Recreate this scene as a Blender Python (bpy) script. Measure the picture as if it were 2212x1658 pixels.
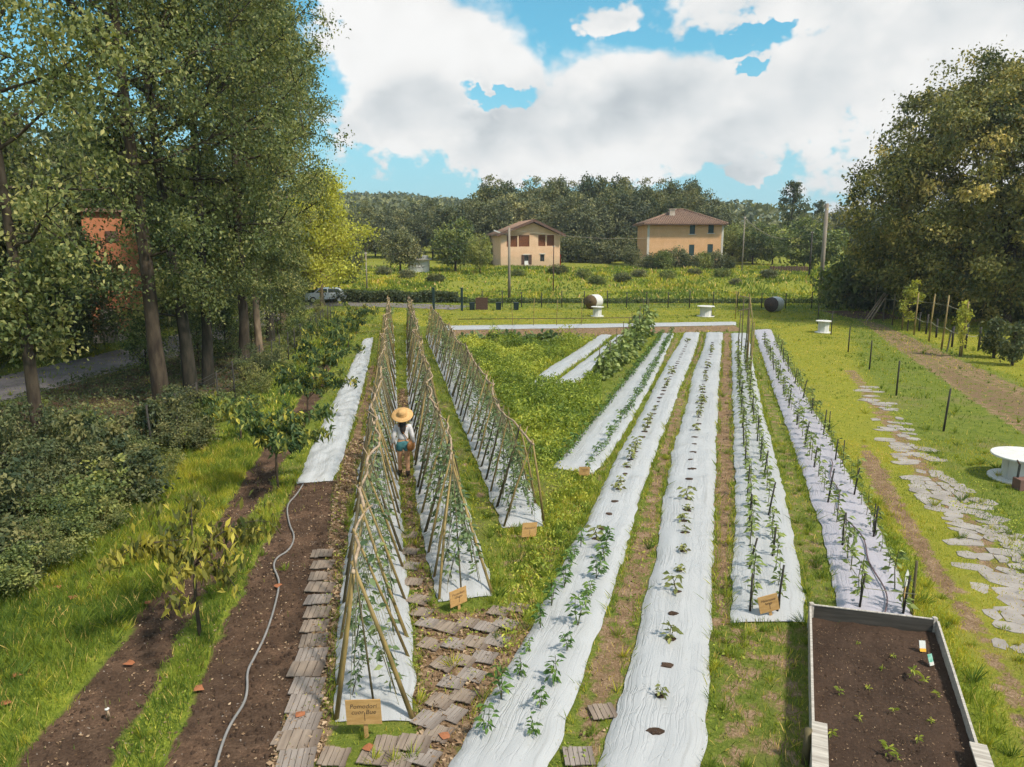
import bpy, math, random
import numpy as np
from mathutils import Vector, Matrix
R = math.radians
sc = bpy.context.scene
for o in list(bpy.data.objects): bpy.data.objects.remove(o)
col = sc.collection

# ------------------------------------------------------------------ camera
F, CX, CY, CH, TILT = 1600.0, 1106.0, 829.0, 6.0, R(10.86)   # survey units: 2212 wide picture
cam = bpy.data.cameras.new('camera'); cam.sensor_width = 36; cam.lens = 36*F/2212; cam.clip_end = 3000; cam.clip_start = 0.1
camo = bpy.data.objects.new('camera', cam); col.objects.link(camo)
camo.location = (0, 0, CH); camo.rotation_euler = (R(90)-TILT, 0, 0)
sc.camera = camo

# ------------------------------------------------------------------ exposure
vs = sc.view_settings
vs.view_transform = 'Standard'; vs.look = 'None'; vs.gamma = 1; vs.exposure = 0.98; vs.use_curve_mapping = False
sc.render.engine = 'CYCLES'
sc.cycles.max_bounces = 5; sc.cycles.diffuse_bounces = 2; sc.cycles.glossy_bounces = 2
sc.cycles.transmission_bounces = 3; sc.cycles.transparent_max_bounces = 6
sc.cycles.use_denoising = True; sc.cycles.use_adaptive_sampling = True; sc.cycles.adaptive_threshold = 0.03

# ------------------------------------------------------------------ node helper
def nd(nt, typ, props=None, **inp):
    n = nt.nodes.new(typ)
    for k, v in (props or {}).items(): setattr(n, k, v)
    for k, v in inp.items():
        key = int(k[1:]) if k[0] == 'i' and k[1:].isdigit() else k.replace('_', ' ')
        s = n.inputs[key]
        if isinstance(v, bpy.types.NodeSocket): nt.links.new(v, s)
        elif isinstance(v, (tuple, list)) and s.type == 'RGBA' and len(v) == 3: s.default_value = (*v, 1)
        else: s.default_value = v
    return n
def mth(nt, op, a, b=None, c=None, clamp=False):
    kw = {'i0': a}
    if b is not None: kw['i1'] = b
    if c is not None: kw['i2'] = c
    return nd(nt, 'ShaderNodeMath', {'operation': op, 'use_clamp': clamp}, **kw).outputs[0]
def mixc(nt, f, a, b, mode='MIX'):
    n = nt.nodes.new('ShaderNodeMix'); n.data_type = 'RGBA'; n.blend_type = mode
    for i, v in ((0, f), (6, a), (7, b)):
        s = n.inputs[i]
        if isinstance(v, bpy.types.NodeSocket): nt.links.new(v, s)
        else: s.default_value = (*v, 1) if isinstance(v, (tuple, list)) and len(v) == 3 else v
    return n.outputs[2]
def ramp(nt, f, stops, interp='LINEAR'):
    n = nt.nodes.new('ShaderNodeValToRGB'); cr = n.color_ramp; cr.interpolation = interp
    while len(cr.elements) < len(stops): cr.elements.new(0.5)
    for e, (p, c) in zip(cr.elements, stops):
        e.position = p; e.color = (*c, 1) if len(c) == 3 else c
    nt.links.new(f, n.inputs[0]); return n.outputs[0]
def sstep(nt, x, lo, hi):
    n = nd(nt, 'ShaderNodeMapRange', {'interpolation_type': 'SMOOTHSTEP'}, i0=x, i1=lo, i2=hi); return n.outputs[0]

# ------------------------------------------------------------------ picture ray helpers (survey of the photograph)
ct, st = math.cos(TILT), math.sin(TILT)
def ray(px, py):
    x, y = (px-CX)/F, -(py-CY)/F
    return Vector((x, ct + y*st, -st + y*ct))
def G(px, py, z=0.0):
    d = ray(px, py); k = (z-CH)/d.z
    return Vector((d.x*k, d.y*k, z))
def PY(px, py, Y):
    d = ray(px, py); k = Y/d.y
    return Vector((d.x*k, Y, CH + d.z*k))

# ------------------------------------------------------------------ world: sky with broken cumulus
SUN_AZ, SUN_EL = R(127), R(52)          # clockwise from +Y
world = bpy.data.worlds.new('World'); sc.world = world; world.use_nodes = True
wt = world.node_tree; wt.nodes.clear()
sky = nd(wt, 'ShaderNodeTexSky', {'sky_type': 'NISHITA', 'sun_disc': False, 'sun_elevation': SUN_EL, 'sun_rotation': SUN_AZ,
         'altitude': 1200, 'air_density': 0.85, 'dust_density': 0.15, 'ozone_density': 1.6})
tc = nd(wt, 'ShaderNodeTexCoord')
dirv = tc.outputs['Generated']
sep = nd(wt, 'ShaderNodeSeparateXYZ', i0=dirv)
az = mth(wt, 'ARCTAN2', sep.outputs[0], sep.outputs[1])
el = mth(wt, 'ARCSINE', sep.outputs[2])
def azel(px, py):
    d = ray(px, py).normalized(); return math.atan2(d.x, d.y), math.asin(d.z)
vmap = nd(wt, 'ShaderNodeMapping', {'vector_type': 'POINT'}, Vector=dirv); vmap.inputs['Scale'].default_value = (1, 1, 1.35)
def cnoise(off, scale, detail, rough=0.58):
    m = nd(wt, 'ShaderNodeVectorMath', {'operation': 'ADD'}, i0=vmap.outputs[0], i1=off).outputs[0]
    return nd(wt, 'ShaderNodeTexNoise', None, Vector=m, Scale=scale, Detail=detail, Roughness=rough).outputs[0]
n_f = cnoise((0, 0, 0), 8.5, 4)
n_lo = cnoise((0, 2, 0), 4.2, 3)
n_up = cnoise((-0.02, 2.01, 0.055), 4.2, 1)
n_fine = cnoise((0, 5, 0), 26, 3, 0.62)
aev = nd(wt, 'ShaderNodeCombineXYZ', i0=mth(wt, 'MULTIPLY_ADD', mth(wt, 'SUBTRACT', n_f, .5), .16, az), i1=mth(wt, 'MULTIPLY_ADD', mth(wt, 'SUBTRACT', n_fine, .5), .07, el)).outputs[0]   # billowing rims
def blob(px, py, rx, ry):          # distance from a cloud centre, 1 at its rim
    a, e = azel(px, py); ra, re = rx/F*0.95, ry/F*0.95
    v = nd(wt, 'ShaderNodeVectorMath', {'operation': 'MULTIPLY_ADD'}, i0=aev, i1=(1/ra, 1/re, 0), i2=(-a/ra, -e/re, 0)).outputs[0]
    return nd(wt, 'ShaderNodeVectorMath', {'operation': 'LENGTH'}, i0=v).outputs['Value']
POS = [(925,150,225,175), (1050,170,120,100), (870,250,150,80), (1240,272,320,115), (1400,222,300,95), (1560,262,330,108), (1150,320,240,75), (1010,250,190,70),
       (1900,150,345,205), (2150,120,330,330), (1830,0,330,95), (1325,42,56,42), (745,8,66,44), (1590,372,80,32), (1110,380,90,26)]
NEG = [(1050,206,60,30), (1600,84,66,30), (1636,148,34,22)]
fld = None
for b in POS:
    s = blob(*b); fld = s if fld is None else mth(wt, 'SMOOTH_MIN', fld, s, 0.14)
fld = mth(wt, 'SUBTRACT', 1.0, fld)
for b in NEG:
    fld = mth(wt, 'SUBTRACT', fld, mth(wt, 'MULTIPLY', sstep(wt, blob(*b), 1.25, 0.0), 1.15))
vw = nd(wt, 'ShaderNodeVectorMath', {'operation': 'MULTIPLY_ADD'}, i0=nd(wt, 'ShaderNodeCombineXYZ', i0=n_f, i1=n_fine, i2=n_lo).outputs[0], i1=(.10, .03, .10), i2=vmap.outputs[0]).outputs[0]
vor = nd(wt, 'ShaderNodeTexVoronoi', {'voronoi_dimensions': '3D', 'feature': 'F1', 'normalize': True}, Vector=vw, Scale=13.0, Detail=2.0, Roughness=.55).outputs['Distance']
puff = mth(wt, 'SUBTRACT', 0.33, vor)                      # cauliflower heads
front = mth(wt, 'MULTIPLY', sstep(wt, sep.outputs[1], 0.62, 0.75), sstep(wt, sep.outputs[2], 0.42, 0.33))
gen = mth(wt, 'MULTIPLY', mth(wt, 'SUBTRACT', n_lo, 0.49), 3.0)
base = mth(wt, 'ADD', mth(wt, 'MULTIPLY', fld, front), mth(wt, 'MULTIPLY', gen, mth(wt, 'SUBTRACT', 1.0, front)))
nz = mth(wt, 'ADD', mth(wt, 'MULTIPLY', mth(wt, 'SUBTRACT', n_f, 0.5), 1.15), mth(wt, 'MULTIPLY', mth(wt, 'SUBTRACT', n_fine, 0.5), 0.85))
dens = mth(wt, 'MULTIPLY_ADD', puff, 0.75, mth(wt, 'ADD', base, nz))
cmask = sstep(wt, dens, -0.08, 0.22)
lit = mth(wt, 'SUBTRACT', n_lo, n_up)                    # tops thin out upwards, bases thicken
sh0 = mth(wt, 'MULTIPLY_ADD', lit, 2.6, 0.68)
sh1 = mth(wt, 'MULTIPLY_ADD', mth(wt, 'SUBTRACT', n_fine, 0.5), 0.25, sh0)
core = mth(wt, 'MULTIPLY', sstep(wt, dens, 0.25, 0.95), 0.22)
sh2 = mth(wt, 'SUBTRACT', mth(wt, 'MULTIPLY_ADD', puff, 1.25, sh1), core, clamp=True)
ccol = ramp(wt, sh2, [(0.0, (.56, .61, .645)), (0.40, (.78, .81, .825)), (0.75, (.95, .95, .94)), (1.0, (1, 1, .99))])
ccol = nd(wt, 'ShaderNodeVectorMath', {'operation': 'SCALE'}, i0=ccol, Scale=4.15).outputs[0]
skyc = mixc(wt, 1.0, sky.outputs[0], (0.53, 1.03, 0.86), 'MULTIPLY')
pale = nd(wt, 'ShaderNodeMapRange', None, i0=el, i1=0.0, i2=0.36, i3=0.60, i4=1.04).outputs[0]      # clear dry air: little glare at the horizon
skyc = nd(wt, 'ShaderNodeVectorMath', {'operation': 'SCALE'}, i0=skyc, Scale=pale).outputs[0]
skyc = mixc(wt, mth(wt, 'MULTIPLY', sstep(wt, el, .26, .02), .85), skyc, (1.8, 2.9, 3.45))     # paler towards the horizon
skyc = mixc(wt, cmask, skyc, ccol)
bg = nd(wt, 'ShaderNodeBackground', None, Color=skyc, Strength=0.118)
world.cycles.sampling_method = 'MANUAL'; world.cycles.sample_map_resolution = 512
wo = nd(wt, 'ShaderNodeOutputWorld', None, Surface=bg.outputs[0])

# ------------------------------------------------------------------ sun
sl = bpy.data.lights.new('sun', 'SUN'); sl.energy = 2.55; sl.angle = R(5.0); sl.color = (1.0, 0.93, 0.80)
so = bpy.data.objects.new('sun', sl); col.objects.link(so)
sdir = Vector((math.sin(SUN_AZ)*math.cos(SUN_EL), math.cos(SUN_AZ)*math.cos(SUN_EL), math.sin(SUN_EL)))
so.rotation_euler = sdir.to_track_quat('Z', 'Y').to_euler(); so.location = sdir*200

# ------------------------------------------------------------------ mesh helpers
rng = np.random.default_rng(7)
rnd = random.Random(11)
def nrm(a): return a/np.maximum(np.linalg.norm(a, axis=-1, keepdims=True), 1e-9)
def npmesh(name, V, Fc, mat, v=None, uv=None, smooth=False, zone=None):
    V = np.asarray(V, np.float32); Fc = np.asarray(Fc, np.int32); n, k = Fc.shape
    me = bpy.data.meshes.new(name)
    me.vertices.add(len(V)); me.vertices.foreach_set('co', V.ravel())
    me.loops.add(n*k); me.loops.foreach_set('vertex_index', Fc.ravel())
    me.polygons.add(n); me.polygons.foreach_set('loop_start', np.arange(0, n*k, k, dtype=np.int32))
    me.polygons.foreach_set('use_smooth', np.full(n, smooth))
    me.materials.append(mat); me.update(calc_edges=True)
    if v is not None:
        a = me.attributes.new('v', 'FLOAT', 'POINT'); a.data.foreach_set('value', np.asarray(v, np.float32))
    if zone is not None:
        a = me.attributes.new('zone', 'FLOAT_COLOR', 'POINT'); a.data.foreach_set('color', np.asarray(zone, np.float32).ravel())
    if uv is not None:
        u = me.uv_layers.new(name='UVMap'); u.data.foreach_set('uv', np.asarray(uv, np.float32)[Fc.ravel()].ravel())
    return me
def link(name, me, parent=None, loc=None, rotz=0, kind=None):
    o = bpy.data.objects.new(name, me); col.objects.link(o)
    if parent: o.parent = parent
    if loc is not None: o.location = loc
    if rotz: o.rotation_euler[2] = rotz
    if kind: o['kind'] = kind
    return o
def tag(o, label, cat, group=None):
    o['label'] = label; o['category'] = cat
    if group: o['group'] = group
    return o
def thing(name, label, cat, loc=(0,0,0), rotz=0, group=None, scale=None):
    o = link(name, None, None, loc, rotz); o.empty_display_size = 0.2
    if scale: o.scale = (scale,)*3 if not isinstance(scale, (tuple, list)) else scale
    return tag(o, label, cat, group)
class MB:
    def __init__(s): s.v = []; s.f = []
    def add(s, vs, fs):
        k = len(s.v); s.v += [tuple(p) for p in vs]; s.f += [tuple(i+k for i in f) for f in fs]; return s
    def box(s, c, size, rot=None, taper=1.0):
        hx, hy, hz = size[0]/2, size[1]/2, size[2]/2
        P = [Vector((sx*hx*(taper if sz > 0 else 1), sy*hy*(taper if sz > 0 else 1), sz*hz)) for sz in (-1,1) for sy in (-1,1) for sx in (-1,1)]
        if rot is not None:
            m = rot if isinstance(rot, Matrix) else Matrix.Rotation(rot, 3, 'Z'); P = [m @ p for p in P]
        c = Vector(c); P = [p+c for p in P]
        return s.add(P, [(0,2,3,1),(4,5,7,6),(0,1,5,4),(2,6,7,3),(0,4,6,2),(1,3,7,5)])
    def tube(s, pts, rad, n=6, cap=True):
        pts = [Vector(p) for p in pts]; m = len(pts)
        if not isinstance(rad, (list, tuple)): rad = [rad]*m
        vs = []; u = None
        for i, p in enumerate(pts):
            t = (pts[min(i+1, m-1)]-pts[max(i-1, 0)])
            if t.length < 1e-9: t = Vector((0,0,1))
            t.normalize()
            if u is None: u = t.orthogonal().normalized()
            else:
                u = u - t*u.dot(t)
                u = u.normalized() if u.length > 1e-6 else t.orthogonal().normalized()
            w = t.cross(u)
            for j in range(n):
                a = 2*math.pi*j/n; vs.append(p + (u*math.cos(a)+w*math.sin(a))*rad[i])
        fs = [(i*n+j, i*n+(j+1) % n, (i+1)*n+(j+1) % n, (i+1)*n+j) for i in range(m-1) for j in range(n)]
        if cap: fs += [tuple(range(n-1, -1, -1)), tuple((m-1)*n+j for j in range(n))]
        return s.add(vs, fs)
    def lathe(s, prof, n=24, c=(0,0,0), sx=1, sy=1):
        vs = [(c[0]+r*math.cos(2*math.pi*j/n)*sx, c[1]+r*math.sin(2*math.pi*j/n)*sy, c[2]+z) for r, z in prof for j in range(n)]
        fs = [(i*n+j, i*n+(j+1) % n, (i+1)*n+(j+1) % n, (i+1)*n+j) for i in range(len(prof)-1) for j in range(n)]
        fs += [tuple(range(n-1, -1, -1)), tuple((len(prof)-1)*n+j for j in range(n))]
        return s.add(vs, fs)
    def prism(s, poly, z0, z1):
        n = len(poly)
        vs = [(p[0], p[1], z0) for p in poly]+[(p[0], p[1], z1) for p in poly]
        return s.add(vs, [tuple(range(n-1, -1, -1)), tuple(range(n, 2*n))]+[(i, (i+1) % n, n+(i+1) % n, n+i) for i in range(n)])
    def mesh(s, name, mat, smooth=False):
        me = bpy.data.meshes.new(name); me.from_pydata(s.v, [], s.f); me.materials.append(mat)
        if smooth: me.polygons.foreach_set('use_smooth', [True]*len(me.polygons))
        me.update(); return me
    def build(s, name, mat, parent=None, smooth=False, kind=None, loc=None, rotz=0):
        return link(name, s.mesh(name, mat, smooth), parent, loc, rotz, kind)
def inst(src, loc, rotz=0, scale=1, label=None, group=None):
    c = src.copy(); col.objects.link(c); c.location = loc; c.rotation_euler[2] = rotz
    c.scale = (scale,)*3 if not isinstance(scale, (tuple, list)) else scale
    if label: c['label'] = label
    if group: c['group'] = group
    for ch in src.children:
        d = ch.copy(); col.objects.link(d); d.parent = c
        for g in ch.children:
            e = g.copy(); col.objects.link(e); e.parent = d
    return c
ORD = 'first second third fourth fifth sixth seventh eighth ninth tenth eleventh twelfth thirteenth fourteenth fifteenth sixteenth seventeenth eighteenth nineteenth twentieth'.split()
def ordn(i):
    if i < 20: return ORD[i]
    k = i+1; return '%d%s' % (k, {1: 'st', 2: 'nd', 3: 'rd'}.get(k % 10 if k % 100 not in (11, 12, 13) else 0, 'th'))

# leaf cloud: every leaf is a folded four-cornered blade
def leafV(C, A, L, W, rg, droop=0.18, fold=0.12):
    n = len(C); L = np.broadcast_to(L, (n,))[:, None]; W = np.broadcast_to(W, (n,))[:, None]
    S = nrm(np.cross(A, rg.normal(size=(n, 3)))); N = np.cross(S, A)
    down = np.array([0, 0, -1.0])
    return np.stack([C-A*L*.5, C+S*W*.5+N*W*fold, C+A*L*.5+down*L*droop, C-S*W*.5+N*W*fold], 1).reshape(-1, 3)
def leafmesh(name, C, A, L, W, v, mat, rg=rng, **k):
    V = leafV(C, A, L, W, rg, **k); n = len(C)
    return npmesh(name, V, np.arange(4*n).reshape(n, 4), mat, v=np.repeat(v, 4))
def rdir(n, rg, up=0.0):
    d = rg.normal(size=(n, 3)); d[:, 2] += up; return nrm(d)

# value noise in the plan
def vnoise(x, y, seed=0):
    xi, yi = np.floor(x).astype(np.int64), np.floor(y).astype(np.int64); fx, fy = x-xi, y-yi
    def h(a, b):
        n = (a*374761393 + b*668265263 + seed*974711) & 0x7fffffff
        n = ((n ^ (n >> 13))*1274126177) & 0x7fffffff
        return ((n ^ (n >> 16)) & 0xffff)/65535.0
    fx, fy = fx*fx*(3-2*fx), fy*fy*(3-2*fy)
    return (h(xi, yi)*(1-fx)+h(xi+1, yi)*fx)*(1-fy) + (h(xi, yi+1)*(1-fx)+h(xi+1, yi+1)*fx)*fy
def fbm(x, y, o=3, seed=0):
    s = 0; a = 0.5
    for i in range(o): s = s + a*vnoise(x*2**i, y*2**i, seed+i); a *= .5
    return s/(1-0.5**o)
def ss(lo, hi, x):
    t = np.clip((x-lo)/(hi-lo), 0, 1); return t*t*(3-2*t)
def terr(x, y):
    x = np.asarray(x, float); y = np.asarray(y, float)
    z = 2.0*ss(75, 100, y) + 1.2*ss(116, 150, y) + 9*ss(150, 300, y) + 14*ss(230, 480, y)*(0.35+0.65*ss(20, -70, x))
    z = z + 0.035*(fbm(x*.5, y*.5, 2, 3)-.5)*ss(10, 14, y) + 0.35*(fbm(x*.12, y*.12, 2, 9)-.5)*ss(76, 84, y)
    return z
def T3(x, y, dz=0): return Vector((x, y, float(terr(x, y))+dz))

# ------------------------------------------------------------------ materials
def newmat(name):
    m = bpy.data.materials.new(name); m.use_nodes = True; nt = m.node_tree; nt.nodes.clear()
    out = nd(nt, 'ShaderNodeOutputMaterial'); return m, nt, out
def bsdf(nt, out, colr, rough=0.7, spec=0.3, bump=None, bstr=0.3, bdist=0.02, **k):
    b = nd(nt, 'ShaderNodeBsdfPrincipled', None, Base_Color=colr, Roughness=rough, **{'Specular_IOR_Level': spec}, **k)
    if bump is not None:
        bn = nd(nt, 'ShaderNodeBump', None, Strength=bstr, Distance=bdist, Height=bump); nt.links.new(bn.outputs[0], b.inputs['Normal'])
    nt.links.new(b.outputs[0], out.inputs[0]); return b
def objco(nt, sc_=(1,1,1)):
    t = nd(nt, 'ShaderNodeTexCoord'); m = nd(nt, 'ShaderNodeMapping', None, Vector=t.outputs['Object']); m.inputs['Scale'].default_value = sc_
    return m.outputs[0]
def noise(nt, v, scale, detail=4, rough=.55): return nd(nt, 'ShaderNodeTexNoise', None, Vector=v, Scale=scale, Detail=detail, Roughness=rough).outputs[0]
def simple(name, c1, c2=None, scale=6, stretch=(1,1,1), rough=.75, spec=.25, bstr=.3, bdist=.01, lo=.35, hi=.65):
    m, nt, out = newmat(name); v = objco(nt, stretch); n = noise(nt, v, scale, 6)
    c = ramp(nt, n, [(lo, c1), (hi, c2 or tuple(x*.75 for x in c1))])
    bsdf(nt, out, c, rough, spec, n, bstr, bdist); return m
def leafmat(name, stops, trans=.35, rough=.55, spec=.25):
    m, nt, out = newmat(name)
    a = nd(nt, 'ShaderNodeAttribute', {'attribute_name': 'v'})
    oi = nd(nt, 'ShaderNodeObjectInfo')
    f = mth(nt, 'MULTIPLY_ADD', mth(nt, 'SUBTRACT', oi.outputs['Random'], .5), .22, a.outputs['Fac'])
    c = ramp(nt, f, stops)
    p = nd(nt, 'ShaderNodeBsdfPrincipled', None, Base_Color=c, Roughness=rough, **{'Specular_IOR_Level': spec})
    t = nd(nt, 'ShaderNodeBsdfTranslucent', None, Color=mixc(nt, 1.0, c, (1.25, 1.2, .55), 'MULTIPLY'))
    mx = nd(nt, 'ShaderNodeMixShader', None, i0=trans, i1=p.outputs[0], i2=t.outputs[0])
    nt.links.new(mx.outputs[0], out.inputs[0]); return m
M = {}
M['poplar'] = leafmat('poplar_leaf', [(0, (0.058,0.090,0.041)), (.45, (0.166,0.199,0.069)), (.8, (0.315,0.315,0.112)), (1, (0.495,0.446,0.175))])
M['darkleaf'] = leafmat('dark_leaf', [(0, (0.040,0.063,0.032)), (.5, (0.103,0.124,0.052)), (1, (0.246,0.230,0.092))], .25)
M['yellowleaf'] = leafmat('yellow_leaf', [(0, (0.212,0.242,0.054)), (.45, (0.479,0.463,0.080)), (1, (0.737,0.744,0.164))], .45)
M['bigtree'] = leafmat('lime_leaf', [(0, (0.056,0.075,0.028)), (.5, (0.198,0.198,0.058)), (.8, (0.446,0.369,0.110)), (1, (0.760,0.575,0.195))], .2)
M['wood'] = leafmat('wood_leaf', [(0, (0.054,0.073,0.048)), (.45, (0.124,0.137,0.068)), (.8, (0.249,0.248,0.107)), (1, (0.446,0.393,0.170))], .2)
M['shrub'] = leafmat('shrub_leaf', [(0, (0.052,0.083,0.039)), (.5, (0.149,0.190,0.059)), (1, (0.369,0.366,0.106))], .3)
M['bluegreen'] = leafmat('tomato_leaf', [(0, (0.055,0.099,0.048)), (.5, (0.149,0.213,0.096)), (1, (0.315,0.364,0.151))], .3)
M['pepper'] = leafmat('pepper_leaf', [(0, (0.043,0.093,0.031)), (.5, (0.106,0.199,0.050)), (1, (0.257,0.356,0.085))], .3)
M['eggplant'] = leafmat('eggplant_leaf', [(0, (0.078,0.111,0.050)), (.5, (0.209,0.271,0.086)), (1, (0.420,0.463,0.159))], .3)
M['melon'] = leafmat('seedling_leaf', [(0, (0.130,0.091,0.039)), (.35, (0.169,0.195,0.065)), (1, (0.390,0.390,0.143))], .3)
M['potato'] = leafmat('weed_leaf', [(0, (0.105,0.169,0.033)), (.5, (0.313,0.371,0.056)), (1, (0.692,0.642,0.111))], .35)
M['cherry'] = leafmat('fruit_leaf', [(0, (0.036,0.073,0.032)), (.5, (0.102,0.159,0.053)), (.82, (0.290,0.304,0.070)), (1, (0.608,0.522,0.088))], .35)
M['cherryyellow'] = leafmat('fruit_leaf_autumn', [(0, (.06,.08,.025)), (.4, (.16,.165,.04)), (.65, (.34,.30,.06)), (1, (.62,.52,.09))], .4)
M['grass'] = leafmat('grass_blade', [(0, (0.089,0.151,0.027)), (.35, (0.242,0.304,0.038)), (.65, (0.517,0.456,0.050)), (.85, (0.676,0.518,0.102)), (1, (0.749,0.501,0.237))], .35)
M['litter'] = leafmat('dry_leaf', [(0, (.11,.065,.035)), (.5, (.30,.19,.11)), (1, (.52,.38,.25))], .1)
M['fallen'] = leafmat('fallen_leaf', [(0, (.35,.13,.06)), (1, (.55,.27,.14))], .1)
M['bark'] = simple('bark', (0.094,0.072,0.050), (0.040,0.030,0.023), 7, (1,1,.25), .9, .1, .9, .03)
M['barklight'] = simple('bark_light', (.30,.22,.15), (.13,.095,.065), 6, (1,1,.25), .9, .1, .8, .03)
M['barkdark'] = simple('bark_ivy', (0.060,0.050,0.038), (0.026,0.026,0.019), 7, (1,1,.3), .9, .1, .9, .03)
M['stem'] = simple('stem', (.10,.11,.04), (.07,.05,.03), 20)
M['cane'] = simple('cane', (0.330,0.232,0.085), (0.165,0.119,0.045), 9, (1,1,.3), .6, .3, .2, .004)
M['caneold'] = simple('cane_old', (.15,.12,.06), (.075,.062,.036), 9, (1,1,.3), .7, .2, .2, .004)
M['branch'] = simple('peeled_branch', (0.460,0.340,0.230), (0.276,0.193,0.129), 8, (1,1,1), .7, .2, .4, .01)
M['twine'] = simple('twine', (.40,.37,.26), (.22,.20,.12), 4)
M['signwood'] = simple('sign_plywood', (0.528,0.317,0.132), (0.414,0.238,0.088), 5, (1,1,6), .6, .25, .1, .003)
M['ink'] = simple('ink', (.09,.06,.04), (.13,.08,.05), 30)
M['tilewood'] = simple('weathered_tile_wood', (0.310,0.244,0.192), (0.148,0.111,0.088), 9, (1,.12,1), .85, .15, .6, .006)
M['tilegray'] = simple('grey_tile_wood', (0.313,0.265,0.234), (0.181,0.147,0.126), 9, (1,.12,1), .85, .15, .6, .006)
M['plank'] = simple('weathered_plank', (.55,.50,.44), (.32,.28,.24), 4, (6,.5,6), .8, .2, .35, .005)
M['darkplank'] = simple('dark_plank', (0.096,0.084,0.072), (0.054,0.048,0.039), 4, (.5,6,6), .7, .25, .3, .005)  # dark brown-grey wood of the far board
M['white'] = simple('white_paint', (0.688,0.679,0.651), (0.577,0.558,0.521), 5, (1,1,.4), .6, .3, .1, .004)
M['wrap'] = simple('bale_wrap', (0.648,0.639,0.612), (0.495,0.477,0.450), 8, (1,1,1), .4, .4, .3, .02)
M['hay'] = simple('hay', (.23,.16,.09), (.10,.07,.045), 16, (1,1,1), .95, .05, 1, .04)
M['haydark'] = simple('old_hay', (.12,.085,.075), (.055,.042,.04), 16, (1,1,1), .95, .05, 1, .04)
M['concretepole'] = simple('pole_grey', (.30,.26,.21), (.22,.18,.14), 3, (1,1,.2), .85)
M['metal'] = simple('dark_metal', (.035,.04,.04), (.055,.055,.05), 8, rough=.55)
M['stake'] = simple('dark_stake', (.055,.048,.04), (.03,.028,.025), 10, (1,1,.3), .8)
M['greenpost'] = simple('green_post', (.02,.045,.045), (.015,.03,.03), 5, rough=.5)
M['plasticdark'] = simple('bin_plastic', (0.015,0.030,0.033), (0.010,0.020,0.022), 5, rough=.5)
M['glass'] = simple('window_dark', (.03,.045,.05), (.05,.06,.065), 2, rough=.12, spec=.6, bstr=0)
M['shutter'] = simple('shutter_green', (.035,.075,.08), (.025,.05,.055), 12, (1,1,6), .6)
M['frame'] = simple('pale_frame', (.62,.57,.50), (.52,.47,.41), 5)
M['timber'] = simple('roof_timber', (.12,.07,.05), (.08,.045,.035), 8)
M['plasterbrown'] = simple('stained_plinth', (.42,.33,.25), (.55,.47,.40), 1.2, rough=.9)
M['orange'] = simple('orange_plaster', (0.510,0.204,0.102), (0.425,0.162,0.081), 1.0, rough=.9, bstr=.1)
M['red'] = simple('red_cloth', (.65,.04,.04), (.5,.03,.03), 5)
M['stone'] = simple('flagstone', (0.364,0.326,0.299), (0.260,0.229,0.207), 2.5, rough=.9, bstr=.4, bdist=.01)
M['pebble'] = simple('pebble', (0.315,0.266,0.224), (0.196,0.154,0.126), 5)
M['hose'] = simple('grey_hose', (0.289,0.272,0.264), (0.221,0.212,0.204), 5, rough=.5, spec=.4)
M['driphose'] = simple('brown_hose', (.16,.10,.11), (.11,.07,.075), 5, rough=.5)
M['asphalt'] = simple('road_asphalt', (0.200,0.172,0.172), (0.144,0.124,0.120), 1.2, rough=.9, bstr=.2)
M['straw'] = simple('straw_hat', (0.607,0.368,0.156), (0.497,0.285,0.110), 30, (1,1,1), .8, .2, .3, .004)
M['skin'] = simple('skin', (.50,.27,.15), (.46,.24,.13), 6, rough=.55)
M['shirt'] = simple('white_shirt', (0.630,0.594,0.594), (0.540,0.504,0.513), 9, rough=.9)
M['denim'] = simple('teal_denim', (.065,.19,.20), (.045,.14,.155), 14, rough=.9)
M['hair'] = simple('dark_hair', (.022,.017,.018), (.04,.03,.028), 20, (1,1,.1), .5)
M['leather'] = simple('tan_leather', (.26,.11,.03), (.17,.07,.02), 8, rough=.5)
M['boot'] = simple('boot_leather', (.06,.035,.025), (.035,.022,.018), 8, rough=.6)
M['carpaint'] = simple('silver_car_paint', (.50,.55,.60), (.46,.51,.56), 2, rough=.25, spec=.6, bstr=0)
M['tyre'] = simple('tyre', (.015,.015,.016), (.02,.02,.02), 8)
M['packyellow'] = simple('packet_yellow', (.75,.42,.05), (.70,.38,.04), 5)
M['packwhite'] = simple('packet_white', (0.595,0.595,0.561), (0.527,0.544,0.510), 30)
M['packgreen'] = simple('packet_green', (.05,.30,.20), (.30,.50,.42), 18)
M['terracotta'] = simple('brown_box', (.20,.11,.09), (.15,.085,.07), 6)

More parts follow.
